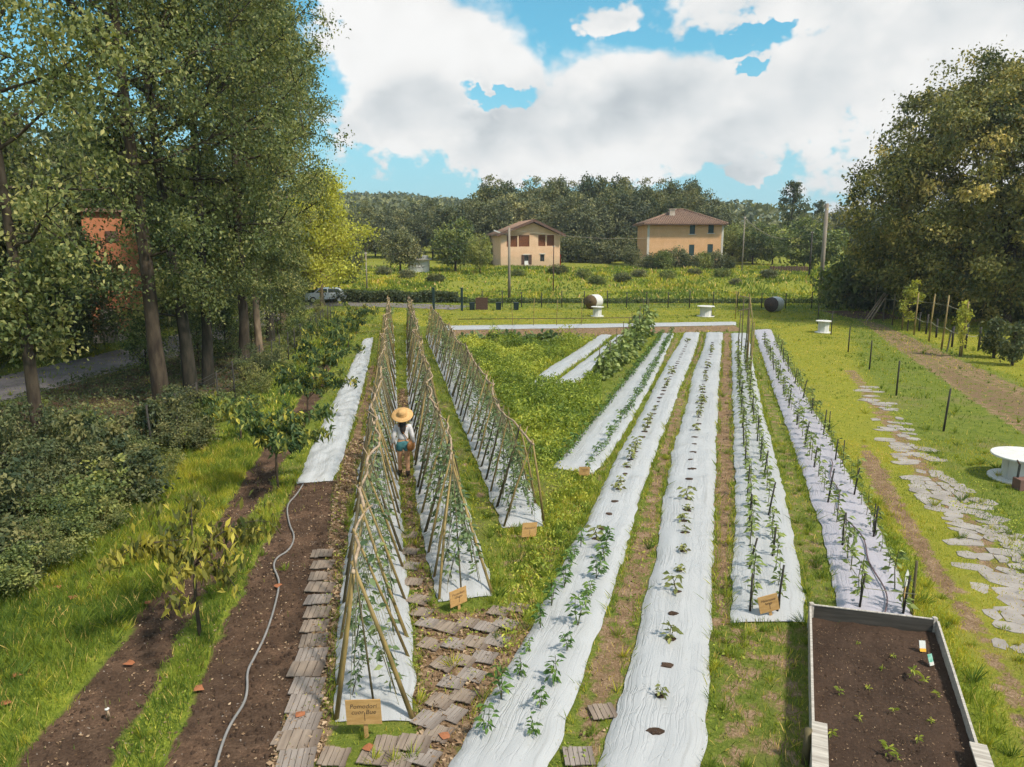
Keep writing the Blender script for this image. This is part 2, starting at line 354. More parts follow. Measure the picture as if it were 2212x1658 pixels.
# plastic mulch film: uv in metres, creases run along the bed
def filmmat(name, base, tint):
    m, nt, out = newmat(name)
    uv = nd(nt, 'ShaderNodeUVMap').outputs[0]
    mp = nd(nt, 'ShaderNodeMapping', None, Vector=uv); mp.inputs['Scale'].default_value = (7, .32, 1)
    n1 = nd(nt, 'ShaderNodeTexNoise', None, Vector=mp.outputs[0], Scale=1.6, Detail=4, Roughness=.55, Distortion=.45).outputs[0]
    mp2 = nd(nt, 'ShaderNodeMapping', None, Vector=uv); mp2.inputs['Scale'].default_value = (2.2, .8, 1)
    n2 = nd(nt, 'ShaderNodeTexNoise', None, Vector=mp2.outputs[0], Scale=2, Detail=6, Roughness=.6).outputs[0]
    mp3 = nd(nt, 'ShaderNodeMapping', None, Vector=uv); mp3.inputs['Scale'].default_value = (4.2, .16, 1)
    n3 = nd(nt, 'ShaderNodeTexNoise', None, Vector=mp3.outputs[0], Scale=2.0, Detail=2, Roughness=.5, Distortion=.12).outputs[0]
    crease = sstep(nt, mth(nt, 'ABSOLUTE', mth(nt, 'SUBTRACT', n3, .5)), .0, .035)
    dirt = sstep(nt, n2, .60, .80)
    c = mixc(nt, mth(nt, 'MULTIPLY', dirt, .55), base, tint)
    c = mixc(nt, mth(nt, 'MULTIPLY', sstep(nt, n3, 0.62, .74), .30), c, tuple(x*.62 for x in tint))      # fold shading painted into the colour as darker streaks, plus grime
    slack = sstep(nt, nd(nt, 'ShaderNodeTexNoise', None, Vector=uv, Scale=.75, Detail=2.0).outputs[0], .36, .66)
    h = mth(nt, 'ADD', mth(nt, 'MULTIPLY', mth(nt, 'ADD', n1, mth(nt, 'MULTIPLY', crease, .5)), mth(nt, 'MULTIPLY_ADD', slack, 1.25, .04)), mth(nt, 'MULTIPLY', n2, .5))
    mp4 = nd(nt, 'ShaderNodeMapping', None, Vector=uv); mp4.inputs['Rotation'].default_value = (0, 0, .6); mp4.inputs['Scale'].default_value = (2.4, 1.0, 1)
    n5 = nd(nt, 'ShaderNodeTexNoise', None, Vector=mp4.outputs[0], Scale=1.7, Detail=3.0, Roughness=.5, Distortion=.5).outputs[0]
    h = mth(nt, 'ADD', h, mth(nt, 'MULTIPLY', mth(nt, 'MULTIPLY', sstep(nt, mth(nt, 'ABSOLUTE', mth(nt, 'SUBTRACT', n5, .5)), 0.0, .03), slack), .55))      # slanting creases where it is slack
    spk = sstep(nt, nd(nt, 'ShaderNodeTexNoise', None, Vector=uv, Scale=14.0, Detail=3.0).outputs[0], .68, .76)
    c = mixc(nt, mth(nt, 'MULTIPLY', spk, .6), c, (.25,.2,.15))
    bsdf(nt, out, c, .36, .4, h, .40, .045); return m
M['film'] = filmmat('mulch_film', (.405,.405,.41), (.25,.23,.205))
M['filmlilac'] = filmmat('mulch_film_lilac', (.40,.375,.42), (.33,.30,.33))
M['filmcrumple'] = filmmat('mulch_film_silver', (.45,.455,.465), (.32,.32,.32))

# plaster with stains
def plaster(name, c1, c2, c3, zlo):
    m, nt, out = newmat(name); v = objco(nt)
    n1 = noise(nt, v, .8, 6, .6); n2 = noise(nt, v, 4, 4)
    z = nd(nt, 'ShaderNodeSeparateXYZ', i0=v).outputs[2]
    low = sstep(nt, mth(nt, 'ADD', z, mth(nt, 'MULTIPLY', n1, 1.6)), zlo+1.3, zlo)
    c = ramp(nt, n1, [(.35, c1), (.68, c2)])
    c = mixc(nt, mth(nt, 'MULTIPLY', low, .75), c, c3)
    c = mixc(nt, mth(nt, 'MULTIPLY', sstep(nt, n2, .6, .75), .25), c, tuple(x*.6 for x in c1))
    bsdf(nt, out, c, .92, .1, n2, .25, .02); return m
M['ochre'] = plaster('ochre_plaster', (0.642,0.362,0.178), (0.726,0.435,0.241), (0.484,0.386,0.305), 1.2)
M['ochrepale'] = plaster('pale_ochre_plaster', (0.677,0.421,0.262), (0.762,0.510,0.337), (0.521,0.380,0.250), 2.0)
M['rooftile'] = simple('clay_roof_tile', (0.310,0.198,0.139), (0.175,0.113,0.087), 3.5, (1,1,1), .9, .1, .4, .02)
M['fascia'] = simple('dark_fascia', (.16,.09,.065), (.10,.06,.05), 5)
M['brick'] = simple('lattice_brick', (.34,.13,.06), (.27,.10,.05), 6, rough=.9)

# bare earth of bed and raised box
def soilmat(name, c1, c2):
    m, nt, out = newmat(name); v = objco(nt)
    n1 = noise(nt, v, 1.3, 6, .6); n2 = noise(nt, v, 22, 6, .7); n3 = noise(nt, v, 70, 3, .7)
    f = mth(nt, 'ADD', mth(nt, 'MULTIPLY', n1, .5), mth(nt, 'MULTIPLY', n2, .5))
    c = ramp(nt, f, [(.36, c2), (.62, c1)])
    c = mixc(nt, sstep(nt, n3, .66, .76), c, tuple(min(1, x*2.6) for x in c1))
    bsdf(nt, out, c, .95, .08, mth(nt, 'ADD', n2, n3), .8, .03); return m
M['soil'] = soilmat('bed_soil', (.105,.066,.046), (.045,.029,.021))

# ------------------------------------------------------------------ ground zones (polygons read off the photograph, in metres on the ground)
def gp(pts): return np.array([G(*p)[:2] for p in pts])
def polydist(X, Y, P):
    """signed distance, positive inside"""
    d = np.full(X.shape, 1e9); ins = np.zeros(X.shape, bool); n = len(P)
    for i in range(n):
        ax, ay = P[i]; bx, by = P[(i+1) % n]; ex, ey = bx-ax, by-ay
        t = np.clip(((X-ax)*ex+(Y-ay)*ey)/(ex*ex+ey*ey+1e-9), 0, 1)
        d = np.minimum(d, np.hypot(X-ax-t*ex, Y-ay-t*ey))
        c = (ay > Y) != (by > Y)
        if by != ay: ins ^= c & (X < (bx-ax)*(Y-ay)/(by-ay)+ax)
    return np.where(ins, d, -d)
SOIL = [(gp([(-300,1240),(-300,925),(0,878),(150,828),(300,792),(420,756),(560,716),(600,705),(560,800),(470,880),(380,945),(250,1030),(100,1150)]), .6),
        (gp([(330,1720),(470,1390),(560,1200),(640,1045),(725,1040),(703,1250),(655,1420),(570,1720)]), 1),
        (gp([(-10,1720),(240,1415),(330,1300),(400,1235),(480,1110),(560,980),(640,880),(700,765),(722,765),(690,860),(610,1010),(545,1110),(470,1250),(390,1370),(330,1490),(190,1720)]), .95),
        (gp([(1980,770),(2240,870),(2240,930),(2090,860)]), .42),
        (gp([(1770,672),(1900,672),(1960,690),(1850,690)]), .7)]
LITTER = [(gp([(1525,1350),(1750,1350),(1755,1720),(1520,1720)]), .44),
          (gp([(1080,1150),(1180,1150),(1240,1060),(1280,1090),(1180,1290),(1090,1440),(1060,1300)]), .40),
          (gp([(940,714),(1590,704),(1602,716),(1335,722),(1255,737),(985,738)]), 1),
          (gp([(1850,690),(1900,698),(2240,850),(2240,960),(2070,850),(1950,765)]), .58),
          (gp([(655,1420),(703,1250),(722,1040),(758,930),(800,790),(818,790),(790,950),(755,1100),(735,1300),(712,1560),(690,1720),(570,1720)]), .9),
          (gp([(885,1720),(900,1420),(880,1200),(862,1000),(857,840),(880,840),(893,1020),(915,1180),(945,1330),(1130,1310),(1150,1390),(1010,1600),(980,1720)]), .9),
          (gp([(985,1000),(1090,1180),(1110,1150),(1010,1000),(960,860),(950,860)]), .5),
          (gp([(1195,1720),(1283,1396),(1363,1172),(1428,951),(1481,812),(1512,722),(1525,722),(1489,844),(1446,1025),(1418,1180),(1376,1393),(1280,1720)]), .66),
          (gp([(1535,1360),(1545,1137),(1552,844),(1562,720),(1580,720),(1582,871),(1588,1111),(1578,1360)]), .95),
          (gp([(1742,1340),(1713,1164),(1649,897),(1622,751),(1630,740),(1670,844),(1713,964),(1775,1156),(1811,1306)]), .42),
          (gp([(1283,1028),(1370,900),(1457,722),(1470,740),(1409,844),(1329,991),(1290,1080)]), .55),
          (gp([(1865,960),(1910,1010),(1990,1150),(2080,1290),(2140,1360),(2080,1360),(2000,1230),(1920,1110),(1855,1000)]), .95),
          (gp([(2060,1330),(2140,1360),(2240,1500),(2240,1720),(2150,1500)]), .6),
          (gp([(1825,800),(1850,800),(1980,960),(2060,1050),(2240,1290),(2240,1400),(2100,1200),(1960,1010)]), .6)]
LUSH = [(gp([(-200,1720),(-200,1240),(300,1080),(480,930),(640,790),(720,690),(790,690),(740,760),(600,950),(500,1070),(400,1240),(230,1410),(-10,1720)]), 1),
        (gp([(200,1720),(340,1490),(470,1260),(560,1100),(640,1045),(560,1200),(470,1390),(340,1720)]), 1),
        (gp([(1000,740),(1330,735),(1280,850),(1280,1000),(1180,1000),(1060,850)]), .9),
        (gp([(1080,1130),(1180,1130),(1240,1000),(1300,1040),(1190,1280),(1090,1440),(1060,1290)]), .9),
        (gp([(1530,1340),(1750,1340),(1755,1720),(1525,1720)]), .35),
        (gp([(1985,1340),(1880,1090),(1900,1080),(2020,1290),(2110,1420),(2180,1600),(2230,1720),(2120,1610)]), 1)]
DRY = [(gp([(1665,712),(1830,690),(1860,800),(2000,1000),(2240,1290),(2240,1720),(1990,1330),(1720,830)]), .72),
       (gp([(1900,690),(2240,690),(2240,840)]), .8),
       (gp([(760,664),(1700,672),(1830,690),(1660,712),(1590,697),(950,707),(860,700)]), .5)]
def zones(X, Y):
    wob = (fbm(X*1.6, Y*1.6, 3, 21)-.5)*.9
    out = []
    for grp, soft in ((SOIL, .25), (LITTER, .3), (LUSH, .5), (DRY, .9)):
        a = np.zeros(X.shape)
        for P, val in grp:
            lo, hi = P.min(0)-2, P.max(0)+2
            m = (X > lo[0]) & (X < hi[0]) & (Y > lo[1]) & (Y < hi[1])
            if m.any():
                d = polydist(X[m], Y[m], P); w = wob[m]*(.6 if soft < .4 else 1)
                a[m] = np.maximum(a[m], val*np.clip((d+w*.5)/soft+.5, 0, 1))
        out.append(a)
    return out   # soil, litter, lush, dry

m, nt, out = newmat('ground')
za = nd(nt, 'ShaderNodeAttribute', {'attribute_name': 'zone'})
zs = nd(nt, 'ShaderNodeSeparateColor', i0=za.outputs['Color'])
gv = nd(nt, 'ShaderNodeNewGeometry').outputs['Position']
n1 = noise(nt, gv, .45, 6, .6); n2 = noise(nt, gv, 3.2, 6, .65); n3 = noise(nt, gv, 26, 5, .7); n4 = noise(nt, gv, 75, 3, .7)
def edge(z, amt=.55):   # ragged border
    return sstep(nt, mth(nt, 'ADD', z, mth(nt, 'MULTIPLY', mth(nt, 'SUBTRACT', n2, .5), amt*2)), .35, .62)
fine = mth(nt, 'ADD', mth(nt, 'MULTIPLY', n2, .45), mth(nt, 'MULTIPLY', n3, .55))
grassc = ramp(nt, fine, [(.33, (.055,.085,.018)), (.5, (.14,.175,.028)), (.66, (.24,.235,.05))])
grassc = mixc(nt, mth(nt, 'MULTIPLY', sstep(nt, n1, .5, .72), .55), grassc, (.22,.17,.085))
lushc = ramp(nt, fine, [(.33, (.08,.12,.015)), (.5, (.20,.24,.03)), (.66, (.36,.36,.055))])
dryc = ramp(nt, fine, [(.33, (.16,.175,.02)), (.5, (.27,.26,.03)), (.66, (.40,.345,.06))])
litc = ramp(nt, fine, [(.36, (.095,.055,.03)), (.5, (.22,.14,.08)), (.64, (.38,.27,.175))])
soilc = ramp(nt, fine, [(.36, (.040,.025,.018)), (.52, (.092,.057,.038)), (.66, (.155,.10,.068))])
soilc = mixc(nt, sstep(nt, noise(nt, gv, 1.1, 4, .6), .46, .62), soilc, mixc(nt, 1.0, soilc, (1.5,1.45,1.4), 'MULTIPLY'))     # damp and dry patches
soilc = mixc(nt, sstep(nt, n4, .68, .76), soilc, (.30,.24,.19))
c = mixc(nt, mth(nt, 'MULTIPLY', za.outputs['Alpha'], .95), grassc, dryc)
c = mixc(nt, mth(nt, 'MULTIPLY', edge(zs.outputs[2], .3), .9), c, lushc)
c = mixc(nt, edge(zs.outputs[1], .85), c, litc)
c = mixc(nt, edge(zs.outputs[0], .35), c, soilc)
bsdf(nt, out, c, .95, .08, mth(nt, 'ADD', n3, mth(nt, 'MULTIPLY', n2, .6)), .7, .05)
M['ground'] = m

def span(a, b, step): return list(np.arange(a, b, step))
xs = np.array([-900,-700,-520,-400,-320,-260,-210,-170,-140,-115,-95,-80,-68,-58,-50,-44,-39,-35]+span(-31, 40, .25)+[41,44,48,53,59,66,75,86,100,118,140,170,210,260,330,420,540,700,900])
ys = np.array([-60,-30,-10,0,4]+span(6.5, 40, .2)+span(40, 80, .35)+span(80, 130, 1.0)+span(130, 260, 4)+[262,270,282,296,312,330,350,375,400,430,465,500,560,640,760,900,1200,1700])
X, Y = np.meshgrid(xs, ys); Zt = terr(X, Y)
zs_, zl_, zu_, zd_ = zones(X, Y)
Zt = Zt + .03*zs_*(fbm(X*5, Y*5, 2, 5)-.5)
ny, nx = X.shape; idx = np.arange(nx*ny).reshape(ny, nx)
Fq = np.stack([idx[:-1,:-1], idx[:-1,1:], idx[1:,1:], idx[1:,:-1]], -1).reshape(-1, 4)
far = ss(72, 80, Y)
zc = np.stack([zs_, zl_, np.maximum(zu_, .25*far), np.maximum(zd_, .45*far)], -1).reshape(-1, 4)
ground = link('ground', npmesh('ground', np.stack([X, Y, Zt], -1).reshape(-1, 3), Fq, M['ground'], zone=zc, smooth=True), kind='structure')

# ------------------------------------------------------------------ roads and paths
def resample(P, n):
    P = np.asarray(P, float); d = np.r_[0, np.cumsum(np.linalg.norm(np.diff(P, axis=0), axis=1))]
    t = np.linspace(0, d[-1], n); return np.stack([np.interp(t, d, P[:, i]) for i in range(P.shape[1])], 1)
def smooth(P, k=2):
    P = np.asarray(P, float)
    for _ in range(k):
        Q = [P[0]]
        for a, b in zip(P[:-1], P[1:]): Q += [a*.75+b*.25, a*.25+b*.75]
        P = np.array(Q+[P[-1]])
    return P
def ribbon(name, P, w, z, mat):
    P = resample(smooth(P), 120); t = nrm(np.gradient(P, axis=0)); n = np.stack([t[:,1], -t[:,0]], 1)
    wl = w/2*(1+.06*(fbm(np.arange(120)*.3, np.zeros(120), 2, 4)-.5))[:, None]
    u = np.linspace(-1, 1, 9); Q = P[:, None]+n[:, None]*wl[:, None]*u[None, :, None]
    Zr = terr(Q[..., 0], Q[..., 1])+z
    V = np.concatenate([Q, Zr[..., None]], -1).reshape(-1, 3); idx = np.arange(120*9).reshape(120, 9)
    Fq = np.stack([idx[:-1,:-1], idx[:-1,1:], idx[1:,1:], idx[1:,:-1]], -1).reshape(-1, 4)
    return link(name, npmesh(name, V, Fq, mat, smooth=True), kind='structure')
road = ribbon('road', np.array([G(*p)[:2] for p in [(-700,980),(-300,905),(0,843),(150,803),(290,772),(400,741),(520,702),(620,664),(720,657),(850,660),(1000,666)]]), 4.4, .03, M['asphalt'])

# flagstone path
fp = link('flagstone_path', None, kind='structure')
cl = resample(smooth(np.array([G(*p)[:2] for p in [(1858,825),(1890,868),(1925,930),(1962,985),(2012,1040),(2080,1110),(2145,1195),(2215,1300),(2290,1450)]])), 200)
tl = nrm(np.gradient(cl, axis=0))
ln = np.r_[0, np.cumsum(np.linalg.norm(np.diff(cl, axis=0), axis=1))]
L_ = ln[-1]
def pat(s, u):
    i = int(np.clip(np.searchsorted(ln, s), 0, 199)); t = tl[i]
    return np.array([np.interp(s, ln, cl[:, 0])-t[1]*u, np.interp(s, ln, cl[:, 1])+t[0]*u])
s = .2
while s < L_-.6:                         # courses of roughly squared slabs, the polyline starts far away
    near = s/L_; wtot = .45+.85*near; step = rnd.uniform(.24, .46); u = -wtot/2+rnd.uniform(-.3, .2)
    while u < wtot/2:
        w = rnd.uniform(.22, .8)
        if rnd.random() < (.36 if near < .35 else .6 if near < .6 else .84):
            k = rnd.randint(5, 8); a0 = rnd.random()*6.28; sk_ = rnd.uniform(-.5, .5); poly = []
            for q in range(k):
                a = a0+2*math.pi*(q+rnd.uniform(-.3, .3))/k; ca, sa = math.cos(a), math.sin(a); m_ = max(abs(ca), abs(sa))**-.75*rnd.uniform(.9, 1.08)      # between a disc and a block
                x_, y_ = sa*step*.54*m_, ca*w*.50*m_
                poly.append(pat(min(max(s+step/2+x_+sk_*y_*.5, 0), L_), u+w/2+y_))
            MB().prism(poly, -.03, rnd.uniform(.004, .014)).build('flagstone', M['stone'], fp)
        u += w*rnd.uniform(.9, 1.05)
    s += step*rnd.uniform(.9, 1.0)

# slatted wooden tiles laid as stepping boards
def slat_tile_proto(mat, nsl, w, d):
    root = link('slat_tile', None)
    for j in range(nsl):
        x = -w/2+(j+.5)*w/nsl
        MB().box((x, 0, .015+rnd.uniform(0,.004)), (w/nsl*rnd.uniform(.86,.93), d*rnd.uniform(.90,1.06), .012)).build('slat', mat, root)
    for y in (-d*.36, d*.36): MB().box((0, y, .004), (w, d*.16, .006)).build('batten', mat, root)
    return root
protos = [slat_tile_proto(M['tilewood'], 5, .34, .30), slat_tile_proto(M['tilegray'], 6, .36, .31), slat_tile_proto(M['tilewood'], 4, .40, .30)]
used = [False]*3
def lay(path, px, py, ang, sc_=1.0):
    k = rnd.choice((0, 0, 1, 1, 2)); src = protos[k]; g = G(px, py)
    if used[k]: o = inst(src, (0,0,0), 0, sc_)
    else: o = src; used[k] = True
    o.parent = path; o.location = (g.x, g.y, float(terr(g.x, g.y))+.012+rnd.uniform(0, .018)); o.scale = (sc_,)*3
    o.rotation_euler = (rnd.uniform(-.05, .05), rnd.uniform(-.05, .05), ang+rnd.uniform(-.12, .12))
pa = link('slat_path', None, kind='structure')
for i, (px, py) in enumerate([(640,1648),(648,1606),(654,1566),(658,1526),(664,1488),(662,1452),(674,1420),(678,1388),(680,1357),(686,1328),(688,1300),(692,1274),(693,1248),(697,1224),(696,1200),(622,1600)]):
    lay(pa, px, py, .05, 1.22 if i < 15 else .9)
pb = link('slat_path', None, kind='structure')
row = [(1118,1318),(1078,1325),(1092,1352),(1052,1360),(1072,1388),(1030,1392),(985,1395),(1046,1424),(1002,1432),(960,1440),(1020,1462),(978,1478),(1000,1508),(952,1520),(975,1545),(925,1560),(945,1590),(895,1612),(915,1640),(860,1650),(1010,1350),(968,1360),(925,1350),(930,1395),(812,1640),(838,1612),(722,1640),(905,1300),(893,1262),(886,1228),(885,1196),(882,1160),(912,1328)]
for px, py in row: lay(pb, px, py, -.42 if px > 900 else -.1, 1.0)
pc = link('slat_path', None, kind='structure')
for px, py in [(1302,1543), (1250,1640)]: lay(pc, px, py, .1)

# ------------------------------------------------------------------ mulch film sheets
class Bed: pass
def film(name, label, Lp, Rp, mat, crumple=0.0, cat='plastic sheet', zoff=.03, mound=.075, group='plastic mulch sheets'):
    L, Rr = gp(Lp), gp(Rp)
    n = int(max(np.linalg.norm(np.diff(L, axis=0), axis=1).sum()/.13, 12)); m = 18
    L, Rr = resample(smooth(L, 1), n), resample(smooth(Rr, 1), n)
    b = Bed(); b.L, b.R = L, Rr; b.C = (L+Rr)/2; b.s = np.r_[0, np.cumsum(np.linalg.norm(np.diff(b.C, axis=0), axis=1))]
    u = np.linspace(0, 1, m); Wd = np.linalg.norm(Rr-L, axis=1)[:, None]; S = np.repeat(b.s[:, None], m, 1); U = np.repeat(u[None], n, 0)
    wl = .10*(fbm(b.s*1.1, b.s*0, 3, int(L[0,0]*10)&63)-.5)+.05*(vnoise(b.s*4, b.s*0, 5)-.5); wr = .10*(fbm(b.s*1.1, b.s*0+9, 3, 7)-.5)+.05*(vnoise(b.s*4, b.s*0+3, 5)-.5)
    U2 = U+((-wl)[:, None]*(1-U)+wr[:, None]*U)/Wd
    Q = L[:, None]*(1-U2)[..., None]+Rr[:, None]*U2[..., None]
    seed = int(abs(L[0, 0])*37) % 97
    wr_ = .042*(fbm(U*Wd*7, S*.45, 3, seed)-.5)+.016*(fbm(U*Wd*16, S*1.0, 2, seed+5)-.5) + crumple*(fbm(U*Wd*4, S*3.2, 3, seed+11)-.5)
    prof = 1-np.abs(2*U-1)**5
    Zf = zoff*.35+mound*prof+wr_*(.35+.65*prof) + .014
    endf = np.minimum(S, b.s[-1]-S); Zf = np.maximum(Zf*np.clip(endf/.35+.25, 0, 1), .012)
    V = np.concatenate([Q, Zf[..., None]], -1).reshape(-1, 3); idx = np.arange(n*m).reshape(n, m)
    Fq = np.stack([idx[:-1,:-1], idx[:-1,1:], idx[1:,1:], idx[1:,:-1]], -1).reshape(-1, 4)
    me = npmesh(name, V, Fq, mat, uv=np.stack([U*Wd, S], -1).reshape(-1, 2), smooth=True)
    b.o = tag(link(name, me), label, cat, group)
    b.len = b.s[-1]; b.top = zoff*.35+mound+.014
    def at(s, u, z=0.0):
        l = [np.interp(s, b.s, b.L[:, i]) for i in (0, 1)]; r = [np.interp(s, b.s, b.R[:, i]) for i in (0, 1)]
        return Vector((l[0]*(1-u)+r[0]*u, l[1]*(1-u)+r[1]*u, z))
    b.at = at
    return b
BL = film('plastic_sheet', 'silver crumpled sheet lying beside the brown soil strip, leftmost of all sheets',
     [(640,1047),(690,930),(735,840),(785,735)], [(722,1040),(760,930),(785,840),(808,730)], M['filmcrumple'], .12)
BT1 = film('plastic_sheet', 'white sheet under the left cane trellis behind the tomato sign',
     [(720,1562),(735,1300),(765,1080),(795,900),(820,760),(836,700)], [(899,1560),(884,1320),(864,1080),(858,900),(854,760),(849,700)], M['film'])
BT2 = film('plastic_sheet', 'white sheet under the middle cane trellis right of the person in the hat',
     [(945,1303),(915,1180),(893,1020),(880,850),(877,740),(878,702)], [(1070,1288),(1020,1140),(985,1010),(955,900),(920,790),(894,702)], M['film'])
BT3 = film('plastic_sheet', 'white sheet under the right cane trellis beside the green weeds',
     [(1085,1142),(1032,1005),(985,890),(955,810),(918,728)], [(1180,1140),(1105,960),(1052,870),(1000,790),(942,716)], M['film'])
BA = film('plastic_sheet', 'white sheet with two rows of peppers ending at a small sign, right of the weeds',
     [(1195,1012),(1240,960),(1290,900),(1345,830),(1395,770),(1430,722)], [(1283,1028),(1320,980),(1370,900),(1415,820),(1440,760),(1457,722)], M['film'])
BB = film('plastic_sheet', 'long wrinkled white sheet with pepper plants near the camera, left of the bare one',
     [(950,1720),(990,1616),(1093,1456),(1193,1273),(1241,1169),(1278,1111),(1329,991),(1374,919),(1409,844),(1441,785),(1468,742),(1478,720)],
     [(1172,1720),(1190,1652),(1280,1396),(1320,1289),(1358,1172),(1393,1044),(1428,951),(1454,879),(1481,812),(1502,761),(1512,720)], M['film'])
BC = film('plastic_sheet', 'long white sheet nearly bare with small drying seedlings, middle of the fan',
     [(1272,1720),(1300,1640),(1376,1393),(1387,1313),(1410,1226),(1420,1175),(1428,1111),(1446,1025),(1454,964),(1476,911),(1489,844),(1500,799),(1521,753),(1525,720)],
     [(1515,1720),(1519,1640),(1533,1393),(1537,1246),(1544,1137),(1548,924),(1552,844),(1558,772),(1562,720)], M['film'])
BD = film('plastic_sheet', 'white sheet with staked eggplants and a leaning plywood sign at its end',
     [(1578,1347),(1584,1200),(1589,1111),(1582,871),(1580,737),(1579,722)], [(1744,1345),(1713,1164),(1681,1004),(1649,897),(1630,804),(1622,751),(1617,722)], M['film'])
BE = film('plastic_sheet', 'pale lilac sheet with a drip hose beside the mown path, rightmost of all',
     [(1815,1330),(1775,1156),(1764,1120),(1713,964),(1670,844),(1638,745),(1627,715)], [(1985,1355),(1924,1205),(1881,1106),(1833,1027),(1793,944),(1723,830),(1683,750),(1665,713)], M['filmlilac'])
BS1 = film('plastic_sheet', 'short empty white sheet left of the climbing beans, the left of the two',
     [(1138,831),(1180,799),(1246,759),(1295,725)], [(1180,836),(1200,818),(1281,764),(1322,725)], M['film'])
BS2 = film('plastic_sheet', 'short white sheet at the foot of the climbing beans, the right of the two',
     [(1195,830),(1235,800),(1300,752),(1335,725)], [(1258,828),(1292,790),(1330,758),(1352,725)], M['film'])
BH = film('plastic_sheet', 'white sheet lying crosswise behind the brown soil bed',
     [(948,714.5),(1270,709.5),(1590,703.5)], [(950,705.5),(1270,702),(1590,696.5)], M['film'])

# ------------------------------------------------------------------ cane trellises
def trellis(label, bed, h, near_bright, seed, s0=0.0, off0=0.0):
    rg = random.Random(seed)
    root = thing('cane_trellis', label, 'trellis', bed.at(0, .5), 0, 'cane trellises')
    o0 = Vector(root.location)
    N = int(bed.len/1.05)
    ridge = []
    nseg = int(bed.len/.75)
    ph = rg.random()*6
    for i in range(nseg+1):
        s = s0+(bed.len-s0)*i/nseg; p = bed.at(s, .5)
        q = bed.at(s, .9)-p; n = q.normalized()
        ridge.append(p+n*off0*max(0, 1-s/3.5)+n*(.10*math.sin(s*.9+ph)+rg.uniform(-.09, .09))+Vector((0, 0, h+.05*math.sin(s*.6+ph)+rg.uniform(-.07, .07))))
    def rid(s):
        f = min(max((s-s0)/(bed.len-s0)*nseg, 0), nseg-1e-4); i = int(f); return ridge[i].lerp(ridge[i+1], f-i)
    i = 0
    while i < nseg:                      # crooked peeled branches tied end to end
        k = min(rg.randint(3, 6), nseg-i); pts = [ridge[j]-o0 for j in range(i, i+k+1)]
        e = (pts[-1]-pts[-2]).normalized()*.25; pts.append(pts[-1]+e+Vector((rg.uniform(-.08,.08), 0, rg.uniform(.0,.10))))
        fine = []
        for a, b in zip(pts[:-1], pts[1:]):
            fine += [a, a.lerp(b, .5)+Vector((rg.uniform(-.035,.035), 0, rg.uniform(-.03,.035)))]
        fine.append(pts[-1]); r0 = rg.uniform(.024, .032)
        MB().tube(fine, [r0*(1-.5*t/(len(fine)-1)) for t in range(len(fine))], 6).build('ridge_pole', M['branch'], root, True)
        if rg.random() < .7:
            b0 = pts[1]; MB().tube([b0, b0+Vector((rg.uniform(-.25,.25), .08, rg.uniform(.02,.2)))], [.014, .006], 5).build('side_twig', M['branch'], root, True)
        i += k
    for k in range(N+1):
        s = min(.06+k*1.05+rg.uniform(-.12, .12)*(k > 0), bed.len-.05)
        for sd in (0, 1):
            s2 = max(.02, s+rg.uniform(-.38, .38)*(k > 0)); u = (.03 if sd == 0 else .97)
            foot = bed.at(s2, u, -.03); top = rid(min(s+rg.uniform(-.06, .1), bed.len)); d = (top-foot).normalized()
            tip = top+d*rg.uniform(.03, .18)
            mid = foot.lerp(tip, .5)+Vector((rg.uniform(-.03,.03), 0, rg.uniform(-.03,.02)))
            r0 = .036 if (k == 0 and near_bright) else rg.uniform(.023, .033)
            MB().tube([foot-o0, mid-o0, tip-o0], [r0, r0*.85, r0*.6], 6).build('pole', M['cane'] if (k == 0 and near_bright) or rg.random() < .55 else M['caneold'], root, True)
        if rg.random() < .35:
            f2 = bed.at(s, .5+rg.uniform(-.1,.1), -.02); MB().tube([f2-o0, rid(s)+Vector((0,0,rg.uniform(.0,.3)))-o0], [.016, .011], 5).build('upright_cane', M['caneold'], root, True)
    tw = MB(); s = .2
    while s < bed.len-.1:
        for u in (.2, .8):
            a = bed.at(s+rg.uniform(-.05,.05), u+rg.uniform(-.05,.05), bed.top*.8); tw.tube([a-o0, rid(s)-o0], .004, 3, False)
        s += .36
    tw.build('twine', M['twine'], root, kind='stuff')
    return rid
trellis('left cane trellis behind the plywood tomato sign, nearest to the camera', BT1, 2.0, True, 3, 0, -.30)
trellis('middle cane trellis just right of the person in the straw hat', BT2, 2.0, False, 5, 1.4)
trellis('right cane trellis along the edge of the green weed patch', BT3, 1.85, False, 8)

